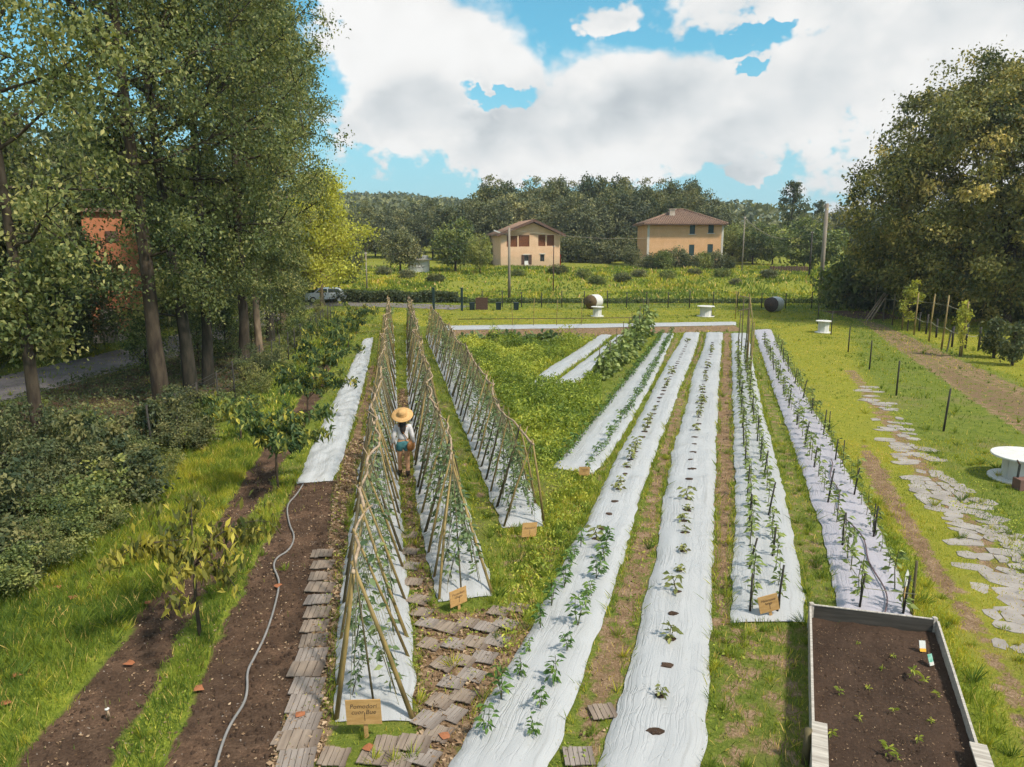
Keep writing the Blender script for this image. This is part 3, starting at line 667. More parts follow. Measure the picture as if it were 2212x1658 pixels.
# ------------------------------------------------------------------ crop plants (one proto per shape, copied one by one)
def plant_proto(name, seed, h, nleaf, L, W, spread, mat, stems=1, lean=0.0, topheavy=.5, up=.1, stem_r=.007):
    rg = np.random.default_rng(seed); root = link(name, None); root.empty_display_size = .05
    st_ = MB(); C = []; A = []
    for k in range(stems):
        a = rg.random()*6.28; sp = spread*.5*(k > 0)
        top = Vector((lean+math.cos(a)*sp, math.sin(a)*sp, h*(1-.25*rg.random()*(k > 0))))
        mid = Vector((top.x*.4+rg.normal()*.02, top.y*.4+rg.normal()*.02, top.z*.5))
        st_.tube([(0,0,-.02), mid, top], [stem_r, stem_r*.8, stem_r*.4], 5, False)
        n = nleaf//stems
        t = rg.random(n)**(1-topheavy*.6)*.88+.12
        P = np.where(t[:, None] < .5, np.array(mid)[None]*(t[:, None]*2), np.array(mid)[None]+(np.array(top)-np.array(mid))[None]*(t[:, None]*2-1))
        d = nrm(np.stack([rg.normal(size=n), rg.normal(size=n), rg.normal(size=n)*.25+up], 1))
        C.append(P+d*spread*(.25+.75*rg.random((n, 1)))); A.append(nrm(d+np.array([0,0,-.25])))
    st_.build('stem', M['stem'], root, True)
    C = np.concatenate(C); A = np.concatenate(A); n = len(C); C[:, 2] = np.maximum(C[:, 2], .03)
    s_ = .75+.5*rg.random(n)
    link('foliage', leafmesh(name+'_leaves', C, A, L*s_, W*s_, np.clip(rg.normal(.5, .22, n), 0, 1), M[mat], rg), root)
    return root
class Kind:
    def __init__(s, protos, cat, group): s.p = protos; s.used = [False]*len(protos); s.cat = cat; s.group = group
    def put(s, loc, label, scale=1.0, rotz=None):
        k = rnd.randrange(len(s.p)); src = s.p[k]; rz = rnd.random()*6.28 if rotz is None else rotz
        if not s.used[k]: o = src; s.used[k] = True; o.location = loc; o.rotation_euler[2] = rz; o.scale = (scale,)*3
        else: o = inst(src, loc, rz, scale)
        tag(o, label, s.cat, s.group); return o
    def clean(s):
        for u, p in zip(s.used, s.p):
            if not u:
                for ch in list(p.children): bpy.data.objects.remove(ch)
                bpy.data.objects.remove(p)
tomato = Kind([plant_proto('tomato_vine', 100+i, 1.25+.12*i, 64, .12, .055, .16, 'bluegreen', 2, .32, 0, .0) for i in range(5)], 'tomato plant', 'tomato vines on the cane trellises')
tcount = 0
for bed, nm, step, hs in ((BT1, 'left', .82, 1.0), (BT2, 'middle', .80, 1.0), (BT3, 'right', .62, .95)):
    for sd, un in ((0, 'left'), (1, 'right')):
        s = .45; i = 0
        while s < bed.len-.3:
            p = bed.at(s, .22 if sd == 0 else .78, bed.top*.8); c = bed.at(s, .5)-p
            tomato.put(p, 'leafy tomato vine on the %s cane trellis, %s side, %s from the near end' % (nm, un, ordn(i)), hs*rnd.uniform(.6, 1.25), math.atan2(c.y, c.x)+rnd.uniform(-.35, .35))
            if rnd.random() < .22: s += step*.8
            tcount += 1; i += 1; s += step*rnd.uniform(.85, 1.15)*(1+.35*(s > 14))
tomato.clean()
pepper = Kind([plant_proto('pepper_plant', 200+i, .34+.04*i, 40, .125, .05, .14, 'pepper', 2, 0, .55, .15, .008) for i in range(5)], 'pepper plant', 'pepper plants on the white sheets')
for u, nm in ((.20, 'left'), (.70, 'right')):
    s = .95; i = 0
    while s < 6.9:
        pepper.put(BB.at(s, u+rnd.uniform(-.03, .03), BB.top*.9), 'green pepper plant on the wrinkled white sheet, %s row, %s from the near end' % (nm, ordn(i)), rnd.uniform(.55, 1.05)); i += 1; s += .60*rnd.uniform(.75, 1.3)
for u, nm in ((.12, 'left'), (.80, 'right')):
    s = .25; i = 0
    while s < BA.len-.2:
        pepper.put(BA.at(s, u+rnd.uniform(-.04, .04), BA.top*.8), 'pepper plant on the sheet beside the weeds, %s row, %s from the near end' % (nm, ordn(i)), rnd.uniform(.55, 1.05)); i += 1; s += .58*rnd.uniform(.75, 1.35)
pepper.clean()
seedl = Kind([plant_proto('melon_seedling', 300+i, .15+.03*i, 20, .10, .05, .12, 'melon', 2, 0, .3, .1) for i in range(4)], 'seedling', 'drying seedlings on the white sheets')
def hole(bed, s, u, r):
    p = bed.at(s, u, bed.top+.022); k = 8
    MB().prism([(p.x+math.cos(a*.785)*r*rnd.uniform(.6, 1.3)*1.2, p.y+math.sin(a*.785)*r*rnd.uniform(.5, 1.2)) for a in range(k)], bed.top-.03, bed.top+.020).build('planting_hole', M['soil'], bed.o)
for bed, nm, s0, s1, stp, u in ((BB, 'wrinkled', 7.2, 40, .72, .45), (BC, 'nearly bare', 1.0, 38, .78, .46)):
    s = s0; i = 0
    while s < min(s1, bed.len-.5):
        uu = u+rnd.uniform(-.03, .03); hole(bed, s, uu, rnd.uniform(.05, .085))
        if rnd.random() < (.62 if s < 20 else .3):
            seedl.put(bed.at(s, uu, bed.top), 'small drying seedling on the %s white sheet, %s from the near end' % (nm, ordn(i)), rnd.uniform(.7, 1.5)); i += 1
        s += stp*rnd.uniform(.8, 1.25)
seedl.clean()
egg = Kind([plant_proto('eggplant', 400+i, .58+.07*i, 22, .16, .066, .15, 'eggplant', 1, 0, .1, .2, .011) for i in range(5)], 'eggplant', 'eggplants on the staked sheets')
def stake(loc, h, lean, label, r=.02, mat='stake', group='short stakes beside the eggplants'):
    o = MB().tube([(0,0,-.05), (lean[0]*.5, lean[1]*.5, h*.5), (lean[0], lean[1], h)], [r, r*.95, r*.85], 7).build('wooden_stake', M[mat], None, True, loc=loc)
    return tag(o, label, 'stake', group)
for bed, nm, rows, smax in ((BD, 'sheet with the leaning sign', ((.28, 'left'), (.64, 'right')), 30), (BE, 'lilac sheet', ((.30, 'left'), (.86, 'right')), 34)):
    for u, rn in rows:
        s = .30; i = 0; k = 0
        while s < min(bed.len-.4, smax):
            sc_ = rnd.uniform(.55, 1.1)
            egg.put(bed.at(s, u+rnd.uniform(-.02, .02), bed.top), 'leafy eggplant on the %s, %s row, %s from the near end' % (nm, rn, ordn(i)), sc_)
            if i % (3 if bed is BD else 4) == 0:
                stake(bed.at(max(s-.06, .12), u-.03, bed.top), rnd.uniform(.55, .8), (rnd.uniform(-.09, .12), rnd.uniform(-.04, .04)), 'dark stake on the %s, %s row, %s from the near end' % (nm, rn, ordn(k)), .02); k += 1
            i += 1; s += .66*rnd.uniform(.7, 1.4)
egg.clean()
k = 0
for px, py, h, nm in [(1968,1330,.95,'pale brown stake at the near right corner of the lilac sheet'),(1885,1158,.7,''),(1820,1005,.7,''),(1753,885,.7,''),(1722,832,.65,''),(1700,790,.6,''),(1790,935,.7,'')]:
    if not nm: nm = 'thin dark stake along the right edge of the lilac sheet, at %s distance' % ('nearest','second','third','fourth','fifth','sixth')[[1158,1005,935,885,832,790].index(py)]
    stake(G(px, py), h, (0, 0), nm, .026 if k == 0 else .016, 'caneold' if k == 0 else 'stake', 'stakes along the lilac sheet'); k += 1

# ------------------------------------------------------------------ trees
def limb_tree(seed, h, r, cb, Rc, nb, nl, ls, lean=(0,0), sig=.55, up0=15, up1=62, bark='bark', leaf='poplar', sides=9, vmu=.5, asp=.62, nsub=5, fork=0, low=None):
    rg = np.random.default_rng(seed); mb = MB(); ctr = []
    K = 9; off = np.cumsum(rg.normal(0, .018*h/ K, (K, 2)), 0); off[0] = 0
    tp = [Vector((off[i,0]+lean[0]*h*(i/(K-1))**1.0, off[i,1]+lean[1]*h*(i/(K-1)), -.15+h*.93*i/(K-1))) for i in range(K)]
    mb.tube(tp, [r*(1.25 if i == 0 else 1)*(1-.86*(i/(K-1))**1.15) for i in range(K)], sides, False)
    def tr(t):
        f = min(t*(K-1), K-1-1e-4); i = int(f); return tp[i].lerp(tp[i+1], f-i)
    specs = [(cb+(1-cb)*((i+.5)/nb)**.9, 1.0) for i in range(nb)] + ([(t, .42) for t in low] if low else [])
    for bi, (t, ks) in enumerate(specs):
        p0 = tr(min(t, .98)); a = bi*2.4+rg.normal()*.5
        q = (t-cb)/(1-cb) if t > cb else .2
        prof = (1-abs(q-.38)**1.5*1.1)*(1-.25*q)
        Ln = Rc*max(prof, .28)*rg.uniform(.75, 1.15)*ks
        e = R(up0+(up1-up0)*max(q, 0)+rg.normal()*7)
        d = Vector((math.cos(a)*math.cos(e), math.sin(a)*math.cos(e), math.sin(e)))
        br = r*.36*(1-.75*t)*(.55 if ks < 1 else 1)+.012
        pts = [p0]; dd = d.copy()
        for k in range(5):
            dd = (dd+Vector((rg.normal()*.13, rg.normal()*.13, .06+rg.normal()*.08))).normalized(); pts.append(pts[-1]+dd*Ln/5)
        mb.tube(pts, [br*(1-.8*k/5) for k in range(6)], 5, False)
        ctr += [np.array(pts[k]) for k in (3, 4, 5)]
        for j in range(nsub):
            k = rg.integers(1, 5); s0 = pts[k].lerp(pts[k+1], rg.random())
            sd = (dd*.6+Vector(rg.normal(size=3))*.75+Vector((0,0,.1))).normalized(); sl_ = Ln*rg.uniform(.25, .5)
            s1 = s0+sd*sl_*.5+Vector((0,0,.03*sl_)); s2 = s0+sd*sl_+Vector((0, 0, -.06*sl_))
            mb.tube([s0, s1, s2], [br*.4, br*.26, br*.1], 4, False)
            ctr += [np.array(s1), np.array(s2), np.array(s1.lerp(s2, .5)), np.array(s2)+rg.normal(size=3)*.3]
    ctr = np.array(ctr); cv = rg.normal(vmu-.04, .21, len(ctr)); pick = rg.integers(0, len(ctr), nl)
    C = ctr[pick]+rg.normal(size=(nl, 3))*np.array([1, 1, .75])*sig*(.45+.8*rg.random((nl, 1)))
    s_ = .7+.6*rg.random(nl)
    me = leafmesh('crown', C, rdir(nl, rg, -.3), ls*s_, ls*asp*s_, np.clip(cv[pick]+rg.normal(0, .15, nl), 0, 1), M[leaf], rg)
    return mb.mesh('trunk', M[bark], True), me
def clump_tree(seed, lobes, ncl, per, rad, ls, leaf, trunk=None, bark='bark', asp=.6, vs=.2, vmu=.5, inner=.62, flat=.8):
    """lobes: list of (cx,cy,cz,rx,ry,rz); leaves gather in clumps near the lobe surfaces"""
    rg = np.random.default_rng(seed); lb = np.array(lobes, float)
    wgt = lb[:,3]*lb[:,4]+lb[:,3]*lb[:,5]; wgt /= wgt.sum()
    li = rg.choice(len(lb), ncl, p=wgt); d = rdir(ncl, rg, .15); rr = inner+(1-inner)*rg.random((ncl, 1))**.6
    cc = lb[li, :3]+d*lb[li, 3:]*rr; cr = rad*rg.uniform(.6, 1.3, ncl); cv = rg.normal(vmu, vs, ncl)
    n = ncl*per; pk = np.repeat(np.arange(ncl), per)
    C = cc[pk]+rg.normal(size=(n, 3))*(cr[pk]*.55)[:, None]*np.array([1, 1, flat]); C[:, 2] = np.maximum(C[:, 2], .02)
    s_ = .7+.6*rg.random(n)
    out_ = nrm(C-lb[li[pk], :3]); A = nrm(out_*.5+rg.normal(size=(n, 3))*.8+np.array([0, 0, -.25]))
    cm = leafmesh('crown', C, A, ls*s_, ls*asp*s_, np.clip(cv[pk]+rg.normal(0, .13, n), 0, 1), M[leaf], rg)
    tm = None
    if trunk:
        h, r = trunk; mb = MB(); top = lb[0]
        tp = [Vector((0,0,-.2)), Vector((top[0]*.2, top[1]*.2, h*.5)), Vector((top[0]*.6, top[1]*.6, h))]
        mb.tube(tp, [r*1.2, r*.85, r*.6], 8, False)
        for j in range(min(ncl, 14)):
            e = Vector(cc[j]); b0 = tp[1].lerp(tp[2], rg.random())
            mb.tube([b0, b0.lerp(e, .5)+Vector((0,0,-.05*(e-b0).length)), e], [r*.45, r*.25, r*.06], 5, False)
        tm = mb.mesh('trunk', M[bark], True)
    return tm, cm
def tree_at(name, meshes, loc, label, cat='tree', rotz=0, scale=1, group=None):
    t = thing(name, label, cat, loc, rotz, group, scale)
    if meshes[0]: link('trunk', meshes[0], t)
    link('crown', meshes[1], t); return t

# row of tall roadside trees on the left
P1 = limb_tree(1, 17, .17, .36, 4.4, 24, 30000, .135, (-.03, 0), .30, 5, 60, 'bark', low=(.20,.25,.30,.235,.275), vmu=.52, nsub=8)
P2 = limb_tree(2, 24, .27, .38, 5.8, 30, 44000, .135, (-.035, .0), .34, -5, 62, 'bark', vmu=.46, nsub=9, low=(.20,.25,.30,.33))
P3 = limb_tree(3, 22, .25, .32, 5.4, 30, 36000, .135, (-.05, 0), .33, 5, 65, 'barkdark', vmu=.44, low=(.16,.19,.22,.26), nsub=9)
P4 = limb_tree(4, 22, .22, .30, 5.4, 28, 36000, .135, (.03, 0), .32, 8, 60, 'barkdark', vmu=.5, low=(.17,.21,.25), nsub=9)
P5 = limb_tree(5, 21, .18, .32, 4.2, 24, 36000, .14, (0, 0), .32, 5, 60, 'barklight', vmu=.5, nsub=8, low=(.15,.20,.24,.28))
row = [(97,1012,P1,.0,1.0,'slender roadside tree with leafy shoots low on its trunk, nearest on the left'),
       (352,876,P2,.6,1.0,'thick pale barked roadside tree, second along the wire fence'),
       (415,852,P3,0,1.0,'dark trunked roadside tree leaning left, third along the wire fence'),
       (450,836,P4,0,1.0,'dark trunked roadside tree leaning right, fourth along the wire fence'),
       (527,802,P2,2.6,.88,'broad roadside tree whose crown reaches furthest over the garden'),
       (562,772,P5,0,1.0,'slim pale trunked roadside tree, sixth along the wire fence'),
       (585,738,P3,3.5,.95,'leafy roadside tree, seventh along the wire fence'),
       (613,716,P5,2.0,1.1,'slim pale trunked roadside tree, farthest of the fence row')]
for px, py, ms, rz, s_, lb in row:
    tree_at('roadside_tree', ms, G(px, py), lb, 'tree', rz, s_, 'roadside trees along the left fence')
PYL = limb_tree(9, 11.5, .2, .22, 4.3, 30, 26000, .26, (0,0), .6, 10, 60, 'barklight', 'yellowleaf', vmu=.55)
tree_at('yellow_tree', PYL, G(697, 662), 'bright yellow-green tree standing at the bend of the road by the car', 'tree')
# dark trees beyond the road
BGT = [limb_tree(20+i, 9.5+1.5*i, .3, .14, 4.8, 30, 22000, .27, (0,0), .8, 0, 60, 'bark', 'darkleaf', vmu=.45) for i in range(2)]
k = 0
for x, y, s_ in [(-26.5,33,.95),(-29,39,1.15),(-23.6,39.5,.62),(-25.5,50,1.05),(-24.5,56,1.0),(-25,63,.95),(-32,46,1.3),(-33,33,1.2),(-31,56,1.3),(-29,68,1.1),(-23,72,.8),(-37,40,1.4),(-24,80,.75),(-30,76,1.0)]:
    tree_at('background_tree', BGT[k % 2], T3(x, y), 'dark leafy tree beyond the road on the left, %s of its row' % ordn(k), 'tree', k*1.3, s_, 'dark trees beyond the road'); k += 1
UND = [limb_tree(25+i, 4.6+.6*i, .06, .10, 1.9, 18, 6500, .15, (0,0), .3, 15, 65, 'bark', m_, vmu=.42, nsub=6) for i, m_ in enumerate(('shrub', 'poplar'))]
k = 0
for px, py, s_ in [(318,812,.62),(430,795,.7),(490,775,.65),(545,752,.7),(600,725,.8),(640,702,.75)]:
    tree_at('understory_tree', UND[k % 2], G(px, py), 'slender leafy understory tree between the roadside trunks, %s from the camera' % ordn(k), 'tree', k*1.7, s_, 'understory between the roadside trees'); k += 1
# big lime tree on the right
gb = G(2170, 696)
rl = random.Random(77); lob = [(0,0,4.6,9.6,9.2,4.2),(0,0,9.0,9.0,8.6,8.0),(0,0,13.5,5.5,5.5,5.0)]
for i in range(46):
    a = i*2.39996; zz = -.85+1.83*(i+.5)/46; rr_ = math.sqrt(max(0, 1-zz*zz)); tap = 1-.25*max(zz, 0)
    k_ = rl.uniform(1.6, 3.4); lob.append((math.cos(a)*rr_*9.2*tap, math.sin(a)*rr_*9.0*tap, 9.6+zz*8.3, k_, k_, k_*.85))
BIG = clump_tree(31, lob, 1700, 125, .92, .25, 'bigtree', (8, .6), inner=.78, vs=.2, vmu=.52)
tree_at('lime_tree', BIG, gb+Vector((-.3,0,0)), 'huge dense olive green tree at the right edge behind the vine fence', 'tree', 0, 1.0)
rb_ = random.Random(5); BUSH = []
for i, (m_, ls_, per_) in enumerate((('shrub', .10, 62), ('darkleaf', .10, 66), ('shrub', .15, 34), ('darkleaf', .15, 36), ('poplar', .085, 60))):
    lb_ = [(rb_.uniform(-1.0, 1.0), rb_.uniform(-.9, .9), rb_.uniform(.35, 1.5), rb_.uniform(.3, .75), rb_.uniform(.3, .75), rb_.uniform(.25, .8)) for _ in range(10)]
    lb_ += [(rb_.uniform(-1.1, 1.1), rb_.uniform(-1, 1), rb_.uniform(1.2, 2.0), .14, .14, rb_.uniform(.3, .5)) for _ in range(7)]      # upright shoots
    BUSH.append(clump_tree(40+i, lb_, 105, per_, .26, ls_, m_, (1.0, .05), inner=.2, vs=.24))
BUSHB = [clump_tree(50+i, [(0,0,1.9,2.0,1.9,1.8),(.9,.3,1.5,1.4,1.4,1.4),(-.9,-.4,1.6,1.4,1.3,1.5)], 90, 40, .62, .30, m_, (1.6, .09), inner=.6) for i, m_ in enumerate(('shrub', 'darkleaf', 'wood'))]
def bush(px, py, k, s_, label, big=False, Y=None, group=None, name='shrub', rz=None, zs=1.0):
    p = G(px, py) if Y is None else PY(px, py, Y)
    loc = T3(p.x, p.y, -.05)
    return tree_at(name, (BUSHB if big else BUSH)[k], loc, label, 'shrub', rnd.random()*6 if rz is None else rz, (s_, s_, s_*zs), group)
# brambles under the roadside trees
br = [(40,1245,1,.72),(-40,1165,1,.85),(120,1190,1,.62),(50,1140,1,.8),(190,1135,1,.7),(270,1085,1,.72),(130,1090,1,.8),(330,1030,1,.68),(235,1035,1,.78),(395,970,1,.66),(320,970,1,.72),(450,910,1,.62),(480,905,0,.5),(540,850,1,.65),(600,800,0,.65),(640,750,0,.75),(665,715,0,.8),(400,915,1,.65),(690,690,0,.7),(-20,1290,0,.6),(560,820,1,.65),(20,1050,1,.85),(180,985,1,.7),(90,1020,1,.75),(215,1155,0,.42),(345,1050,0,.4),(85,1240,0,.45)]
br.sort(key=lambda q: -q[1])
for i, (px, py, k, s_) in enumerate(br):
    k = (1, 3, 1, 0, 3, 4, 1, 2)[i % 8] if k == 1 else (0, 2, 4)[i % 3]  # mostly dark leaf kinds: canopy shade put into the bramble colour
    bush(px, py, k, s_, 'dark bramble bush under the roadside trees, %s counted from the camera' % ordn(i), group='brambles under the roadside trees', name='bramble', zs=rnd.uniform(.75, 1.2))
# undergrowth mass on the verge
def scatter(polys, n, seed):
    rg = np.random.default_rng(seed); P = gp(polys); lo, hi = P.min(0), P.max(0)
    q = rg.random((n*4, 2))*(hi-lo)+lo; q = q[polydist(q[:, 0], q[:, 1], P) > 0][:n]; return q, rg
q, rg = scatter([(-300,1300),(-300,920),(0,872),(150,822),(300,786),(420,750),(560,712),(640,690),(690,690),(640,760),(560,840),(470,910),(380,975),(250,1060),(100,1180)], 40000, 61)
hgt = (.04+1.5*fbm(q[:,0]*.9, q[:,1]*.9, 3, 8)**3*1.6)*np.clip((34-q[:,1])/14, .35, 1)
C = np.stack([q[:,0], q[:,1], hgt*rg.random(len(q))**.6+.02], 1); s_ = .5+1.1*rg.random(len(q))**2
link('undergrowth', leafmesh('undergrowth', C, rdir(len(C), rg, .5), 0.11*s_, .055*s_, np.clip(fbm(q[:,0]*.6, q[:,1]*.6, 3, 4)*1.2-.25+rg.normal(.1, .2, len(q)), 0, 1), M['darkleaf'], rg), kind='stuff')  # dark leaf colour carries the shade of the canopy above
# weed patch between the trellises and the sheets
q, rg = scatter([(985,742),(1250,740),(1290,735),(1180,790),(1135,838),(1250,838),(1300,800),(1300,880),(1230,960),(1190,1010),(1150,1010),(1090,880),(1030,800)], 34000, 62)
hgt = .10+1.5*fbm(q[:,0]*.9, q[:,1]*.9, 3, 18)**2.2
C = np.stack([q[:,0], q[:,1], hgt*rg.random(len(q))**.5], 1); s_ = .8+.5*rg.random(len(q))
link('weeds', leafmesh('weeds', C, rdir(len(C), rg, .4), 0.12*s_, .055*s_, np.clip(fbm(q[:,0]*.5, q[:,1]*.5, 3, 4)*1.2-.26+rg.normal(.10, .18, len(q)), 0, .78), M['potato'], rg), kind='stuff')
q, rg = scatter([(1100,1000),(1190,1010),(1290,1040),(1270,1100),(1225,1180),(1170,1290),(1090,1440),(1075,1300),(1180,1130),(1178,1060)], 1500, 63)
hgt = .10+.22*fbm(q[:,0]*1.2, q[:,1]*1.2, 3, 18)
C = np.stack([q[:,0], q[:,1], hgt*rg.random(len(q))**.5], 1); s_ = .8+.5*rg.random(len(q))
link('weeds', leafmesh('weeds', C, rdir(len(C), rg, .4), 0.08*s_, .035*s_, np.clip(rg.normal(.5, .2, len(q)), 0, 1), M['potato'], rg), kind='stuff')
# cabbage-like row at the back of the patch, climbing beans on canes
cab = Kind([plant_proto('cabbage', 500+i, .3, 46, .26, .15, .26, 'bluegreen', 1, 0, .2, .5) for i in range(2)], 'cabbage', 'blue green cabbages in front of the brown soil bed')
for i, px in enumerate(range(1000, 1262, 19)):
    cab.put(G(px+rnd.uniform(-3, 3), 742+rnd.uniform(-3, 3)), 'blue green cabbage before the brown soil bed, %s from the left' % ordn(i), rnd.uniform(1.2, 1.7))
cab.clean()
bean = Kind([plant_proto('bean_plant', 520+i, 1.35, 190, .24, .19, .42, 'eggplant', 3, 0, .0, .05, .012) for i in range(3)], 'bean plant', 'climbing beans on canes')
bp = [(1302,822,.8),(1318,815,.85),(1335,800,.85),(1322,790,.8),(1350,785,.95),(1362,775,1.0),(1355,760,.9),(1372,752,1.1),(1385,738,1.1),(1393,728,1.3)]
for i, (px, py, s_) in enumerate(bp):
    bean.put(G(px, py), 'large leaved climbing bean beside the short white sheets, %s from the near end' % ordn(i), s_*1.05)
bean.clean()
for i, (px, py, h) in enumerate([(1292,822,1.6),(1313,806,1.5),(1330,790,1.8),(1344,772,1.9),(1357,765,2.0),(1365,748,2.0),(1378,740,2.2),(1390,727,2.4),(1399,725,2.4)]):
    stake(G(px, py), h, (rnd.uniform(-.1,.1), 0), 'thin cane standing among the climbing beans, %s from the near end' % ordn(i), .022, 'caneold', 'canes of the climbing beans')

# fruit saplings along the left soil strip
def sapling(name, seed, h, Rc, nl, ls, leaf, label, px, py, rz=0, arch=False):
    rg = np.random.default_rng(seed); mb = MB(); ctr = []
    th = h*(.50 if arch else .42)
    mb.tube([(0,0,-.05), (rg.normal()*.03, rg.normal()*.03, th*.5), (0, 0, th)], [.032, .028, .025], 7, False)
    nb = 8
    for i in range(nb):
        a = 2.4*i+rg.normal()*.3; Ln = Rc*rg.uniform(.75, 1.15); p = Vector((0, 0, th*(.8+.2*rg.random()))); pts = [p]
        e = R(rg.uniform(50, 85)); d = Vector((math.cos(a)*math.cos(e), math.sin(a)*math.cos(e), math.sin(e)))
        for k in range(7):
            d = (d+Vector((math.cos(a)*.10, math.sin(a)*.10, -.26 if arch else -.10))).normalized(); p = p+d*Ln*1.25/7; pts.append(p)
        mb.tube(pts, [.018*(1-.8*k/7) for k in range(8)], 5, False)
        for k in range(2, 8): ctr.append(np.array(pts[k]))
        for j in range(3):
            b = pts[rg.integers(2, 7)]; e2 = b+Vector((rg.normal()*.2, rg.normal()*.2, -.12*rg.random()+.06))*Rc; mb.tube([b, e2], [.006, .003], 4, False); ctr += [np.array(e2), np.array(b.lerp(e2, .6))]
    ctr = np.array(ctr); pk = rg.integers(0, len(ctr), nl); C = ctr[pk]+rg.normal(size=(nl, 3))*.075; C[:, 2] -= .05; low_ = C[:, 2] < th*.85; C[low_, 2] = th*(.85+.7*rg.random(low_.sum()))
    A = nrm(rg.normal(size=(nl, 3))*np.array([.6,.6,.35])+np.array([0, 0, -.9 if arch else -.55])); s_ = .75+.5*rg.random(nl)
    cv = rg.normal(.5, .2, len(ctr))
    t = thing(name, label, 'fruit tree', G(px, py), rz, 'young fruit trees on the left')
    mb.build('trunk', M['bark'], t, True)
    link('crown', leafmesh('crown', C, A, ls*s_, ls*.36*s_, np.clip(cv[pk]+rg.normal(0, .18, nl), 0, 1), M[leaf], rg), t); return t
sapling('fruit_sapling', 71, 2.5, 1.45, 1250, .165, 'cherryyellow', 'young fruit tree with arching yellowing branches, nearest to the camera', 432, 1372, 2.6, True)
sapling('fruit_sapling', 72, 2.5, 1.35, 2500, .18, 'cherry', 'dark green young fruit tree beside the end of the silver sheet', 602, 1060, 1.0)
sapling('fruit_sapling', 73, 2.3, 1.2, 1900, .17, 'cherry', 'young fruit tree overlapping the silver sheet, third from the camera', 668, 912, .3)
sapling('fruit_sapling', 74, 2.4, 1.35, 2000, .18, 'cherry', 'bushy young fruit tree left of the silver sheet, fourth from the camera', 700, 842, 2.2)
sapling('fruit_sapling', 75, 2.4, 1.35, 1400, .19, 'cherry', 'young fruit tree left of the silver sheet, fifth from the camera', 728, 792, 3.0)
sapling('fruit_sapling', 76, 2.4, 1.3, 1200, .2, 'cherry', 'dark young fruit tree at the far end of the silver sheet', 752, 752, 4.0)
sapling('fruit_sapling', 77, 2.4, 1.3, 1000, .22, 'cherry', 'young fruit tree beyond the silver sheet, seventh from the camera', 770, 722, 4.4)
sapling('fruit_sapling', 78, 1.7, .8, 300, .2, 'cherryyellow', 'lone small yellowish fruit tree at the far end of the lawn', 787, 697, 5.0)
sapling('fruit_sapling', 79, 1.9, 1.1, 700, .17, 'cherry', 'low fruit tree leaning out of the brambles by the grass strip', 520, 955, 1.0)

# ------------------------------------------------------------------ grass
c_rb = (G(1755,1310,.4).x-.05, G(2022,1342,.4).x+.1, G(1755,1310,.4).y+.05)     # plot taken by the raised bed
def blades(n, seed, xr, yr, dens_fn, hfun, wid, name):
    rg = np.random.default_rng(seed); x = rg.uniform(*xr, n); y = rg.uniform(*yr, n)
    keep = (np.abs(x) < y*.80+3); x, y = x[keep], y[keep]
    so_, li_, lu_, dr_ = zones(x, y); d = dens_fn(x, y, so_, li_, lu_, dr_); k = rg.random(len(x)) < d
    x, y, so_, li_, lu_, dr_ = [a[k] for a in (x, y, so_, li_, lu_, dr_)]
    for b in (BL, BT1, BT2, BT3, BA, BB, BC, BD, BE, BS1, BS2, BH):
        P = np.concatenate([b.L[::8], b.L[-1:], b.R[::-1][::8], b.R[:1]]); m_ = polydist(x, y, P) < .02
        x, y, so_, li_, lu_, dr_ = [a[m_] for a in (x, y, so_, li_, lu_, dr_)]
    n = len(x); h = hfun(x, y, lu_, dr_, rg)*(.6+.8*rg.random(n)); a = rg.random(n)*6.283; w = wid(x, y)*(.7+.6*rg.random(n))
    ln = rg.normal(0, .35, (n, 2))*h[:, None]; z = terr(x, y)
    sx, sy = np.cos(a)*w/2, np.sin(a)*w/2
    V = np.stack([np.stack([x-sx, y-sy, z-.01], 1), np.stack([x+sx, y+sy, z-.01], 1),
                  np.stack([x+ln[:,0]*.48+sx*.8, y+ln[:,1]*.48+sy*.8, z+h*.53], 1), np.stack([x+ln[:,0], y+ln[:,1], z+h], 1)], 1).reshape(-1, 3)
    pat = fbm(x*.45, y*.45, 3, 33); pat2 = fbm(x*1.7, y*1.7, 2, 35)
    v = .32+.24*dr_-.10*lu_+1.0*(pat-.5)+.55*(pat2-.5)-.10*ss(72, 80, y)+rg.normal(0, .12, n)
    v = np.where(rg.random(n) < .05+.25*li_, .9, v)
    return npmesh(name, V, np.arange(4*n).reshape(n, 4), M['grass'], v=np.repeat(np.clip(v, 0, 1), 4))
def dn_near(x, y, so_, li_, lu_, dr_):
    p = fbm(x*.9, y*.9, 3, 44)
    return np.clip((.25+.75*lu_+.25*dr_)*(.4+1.2*p), 0, 1)*np.clip(1-1.15*so_, 0.015, 1)*np.clip(1-.85*li_, .06, 1)
def h_near(x, y, lu_, dr_, rg):
    p = fbm(x*.8, y*.8, 3, 55); return (.055+.10*lu_*(.5+p)+.10*np.clip(p-.58, 0, 1)*3)*np.where(dr_ > .4, .62, 1)
link('grass', blades(520000, 81, (-18, 15), (6.8, 22), dn_near, h_near, lambda x, y: .006+.0005*y, 'grass'), kind='stuff')
link('grass', blades(420000, 82, (-30, 38), (22, 76), dn_near, lambda *a: h_near(*a)*1.15, lambda x, y: .008+.0009*y, 'grass_far'), kind='stuff')
